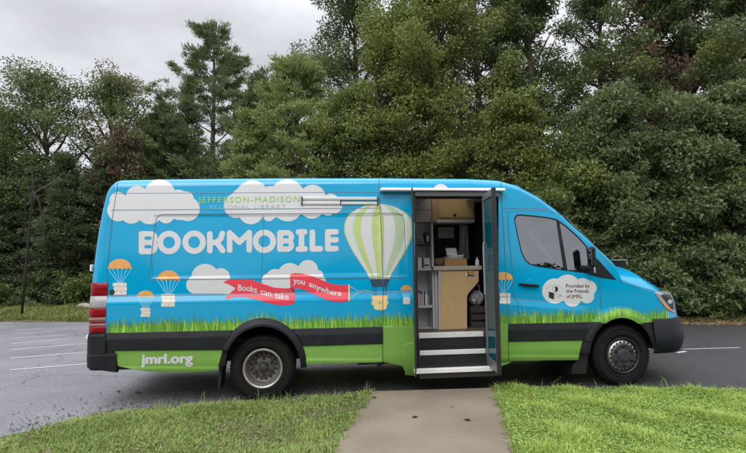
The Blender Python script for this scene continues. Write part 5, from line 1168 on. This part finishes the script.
a, d = scatter(LP, 170000, -4.8, .2, 3.2, 6, .078); nz = np.sin(a[:, 0]*2.3+np.sin(a[:, 1]*3.1)*1.3)*np.sin(a[:, 1]*2.7+1.1+np.sin(a[:, 0]*4.7)); k = rng.random(len(a)) < np.clip(.68+.55*nz, .12, 1)*np.clip(.25+d/.28, 0, 1); a = a[k]; d = d[k]; nz = nz[k]
hh = (.045+.022*nz+.01*np.sin(a[:, 0]*9+a[:, 1]*7))*np.clip(.5+d/.4, 0, 1)
grass('lawn_grass', a, hh, .0065, G_L, 'short patchy lawn left of the concrete path', .7)
a, d = scatter(RP, 170000, .9, 5.2, 3.2, 6, .078); nz = np.sin(a[:, 0]*3.3+np.sin(a[:, 1]*4.1)*1.3)*np.sin(a[:, 1]*3.7+1.1+np.sin(a[:, 0]*5.7)); k = rng.random(len(a)) < np.clip(.75+.4*nz, .3, 1); a = a[k]; nz = nz[k]
hh = .055+.024*nz+.012*np.sin(a[:, 0]*11+a[:, 1]*8)
grass('lawn_grass', a, hh, .0075, G_R, 'bright short lawn right of the concrete path', .8)
# taller stalks at the lawn's far edges, broad clover leaves among the blades
for PL, x0, x1, nn, lab in ((LP, -4.8, .2, 16000, 'taller ragged tufts along the edge of the left lawn'), (RP, .9, 5.2, 16000, 'taller seeding stalks along the edge of the right lawn')):
    a, d = scatter(PL, nn, x0, x1, 4.6, 6, .078); pr = np.exp(-d/.10)*(.35+.65*(np.sin(a[:, 0]*4.3)+np.sin(a[:, 0]*11.7+2) > .2)); k = rng.random(len(a)) < pr; a = a[k]
    grass('edge_grass', a, (.065+.11*rng.random(len(a))**7), .005, G_L if x0 < 0 else G_R, lab, .55)
a, d = scatter(RP, 60000, .9, 5.2, 3.2, 5.9, .0); a[:, 2] = .085+.045*rng.random(len(a)); o = mesh_quads('clover', leaves(a, .024, .02, 2.2), leaf_mat('clover_leaves', (0.156, 0.264, 0.048), (0.360, 0.504, 0.132), nscale=2.)); tag(o, 'low clover leaves through the right lawn', 'ground cover', kind='stuff')
a, d = scatter(LP, 26000, -4.8, .2, 3.2, 5.9, .0); k = rng.random(len(a)) < .5+.5*np.sin(a[:, 0]*2.1)*np.sin(a[:, 1]*3); a = a[k]; a[:, 2] = .08+.035*rng.random(len(a)); o = mesh_quads('clover', leaves(a, .024, .018, 2.2), leaf_mat('weed_leaves', (0.140, 0.210, 0.056), (0.350, 0.420, 0.126), (0.336, 0.238, 0.112), nscale=2.)); tag(o, 'low weeds through the left lawn', 'ground cover', kind='stuff')
# far bank of grass on the left and behind, leaf litter strip on the right
bk_ = MB(); xs = np.linspace(-60, 45, 60); rows = [(0, -.012), (.02, .03), (1.2, .12), (3.2, .26), (7, .35), (14, .3)]
for x in xs:
    for (dy, z) in rows: bk_.add([(x, far_y(x)+dy+.06*math.sin(x*5.1)+.04*math.sin(x*13), z+.02*math.sin(x*1.7+dy))], [])
nr_ = len(rows); bk_.f = [(i*nr_+j, (i+1)*nr_+j, (i+1)*nr_+j+1, i*nr_+j+1) for i in range(len(xs)-1) for j in range(nr_-1)]; bk_.m = [0]*len(bk_.f)
struct(bk_.build('grass_bank', SOIL, None, True))
def bankz(dy): return np.interp(dy, [r[0] for r in rows], [r[1] for r in rows])
n = 60000; x = rng.uniform(-17, -2.5, n); dy = rng.uniform(.0, 3.6, n); a = np.stack([x, far_y(x)+dy, bankz(dy)-.01], 1)
grass('bank_grass', a, .11+.08*np.sin(x*2.)**2, .018, leaf_mat('bank_blades', (0.119, 0.147, 0.039), (0.266, 0.294, 0.091), (0.392, 0.336, 0.154), trans=.3), 'rough grass strip between the parking lot and the wood on the left', .6)
n = 9000; x = rng.uniform(4.5, 13, n); dy = rng.uniform(.1, 3.2, n)**1.2*.9; a = np.stack([x, far_y(x)+dy, bankz(dy)-.01], 1)
grass('bank_grass', a, .10, .016, leaf_mat('bank_blades_dry', (.07, .08, .025), (.15, .15, .05), (.25, .20, .10), trans=.3), 'thin grass in the leaf litter beyond the lot on the right', .7)
n = 7000; x = rng.uniform(4.2, 14, n); dy = rng.uniform(-.25, 2.6, n); a = np.stack([x, far_y(x)+dy, np.maximum(bankz(dy), .006)+.015], 1)
o = mesh_quads('leaf_litter', leaves(a, .09, .06, 3.), leaf_mat('litter_leaves', (0.135, 0.088, 0.047), (0.324, 0.230, 0.121), (0.432, 0.338, 0.176))); tag(o, 'brown fallen leaves along the far right edge of the lot', 'leaf litter', kind='stuff')
n = 480; px_ = rng.uniform(10, 330, n); t = rng.exponential(6, n); py_ = np.interp(px_, [29, 110, 200, 330], [431, 413, 404.5, 396])-.5-t; g_ = np.array([G(x, y, .012) for x, y in zip(px_, py_)])
o = mesh_quads('leaf_litter', leaves(g_, .03, .018, 3.), leaf_mat('crumb_leaves', (.02, .016, .012), (.07, .05, .032), (.12, .09, .05))); tag(o, 'small dark leaf crumbs along the asphalt edge of the left lawn', 'leaf litter', kind='stuff')
n = 260; x = np.concatenate([rng.uniform(-4.5, -.2, n), rng.uniform(1.3, 4.6, n//4)]); y = rng.uniform(3.6, 5.6, len(x)); d = np.maximum(inpoly(LP, x, y), inpoly(RP, x, y)); k = d > 0
o = mesh_quads('leaf_litter', leaves(np.stack([x[k], y[k], np.full(k.sum(), .125)], 1), .05, .035, 1.5), leaf_mat('lawn_litter', (.10, .07, .035), (.26, .20, .11))); tag(o, 'dry brown leaves caught in the lawns', 'leaf litter', kind='stuff')
n = 3000; t = rng.uniform(0, 2.4, n); w_ = rng.normal(0, .022, n); e = rng.random(n) < .5; nrm = np.array([dm[1], -dm[0]]); b0 = np.where(e[:, None], sa2, sb2)+dm*t[:, None]+nrm*w_[:, None]
k = rng.random(n) < .35+.5*np.sin(t*6.)*np.sin(t*15+e*2); b0 = b0[k]; grass('edge_grass', np.concatenate([b0, np.full((len(b0), 1), .085)], 1), .06, .006, G_L, 'grass creeping over both sides of the concrete path', .9)
# a few fallen leaves and crumbs one can count
LEAFB = mat('fallen_leaf_brown', (.16, .08, .03), .7, var=.3); LEAFD = mat('fallen_leaf_dark', (.04, .025, .015), .7, var=.3)
for px, py, z, s, m_, lb in ((415, 417.4, .104, .035, LEAFD, 'dark curled leaf near the front of the concrete path'), (467.5, 420.4, .104, .04, LEAFD, 'larger dark curled leaf right of the other on the path'), (374, 397.6, .104, .04, LEAFB, 'brown leaf at the back left corner of the path'), (452, 407, .104, .018, LEAFB, 'tiny brown leaf in the middle of the path'), (380, 365.4, .006, .07, LEAFB, 'tan leaf on the asphalt under the green skirt'), (118, 391.5, .006, .05, LEAFD, 'dark leaf on the asphalt left of the rear wheel'), (137, 393, .006, .05, LEAFD, 'dark scrap on the asphalt between the leaf and the rear wheel')):
    g = G(px, py, z); a = R_.uniform(0, 6); c, s_2 = math.cos(a)*s, math.sin(a)*s; mb = MB()
    up_ = .35*s; mb.add([(-c, -s_2, 0), (s_2*.5, -c*.5, up_), (c, s_2, up_*.3), (-s_2*.5, c*.5, up_), (0, 0, .0)], [(0, 1, 4), (1, 2, 4), (2, 3, 4), (3, 0, 4)])
    mb.add([(-c, -s_2, .002), (s_2*.5, -c*.5, up_+.002), (c, s_2, up_*.3+.002), (-s_2*.5, c*.5, up_+.002), (0, 0, .002)], [(4, 1, 0), (4, 2, 1), (4, 3, 2), (4, 0, 3)])
    o = mb.build('fallen_leaf', m_); o.location = g; tag(o, lb, 'leaf', 'fallen leaves')
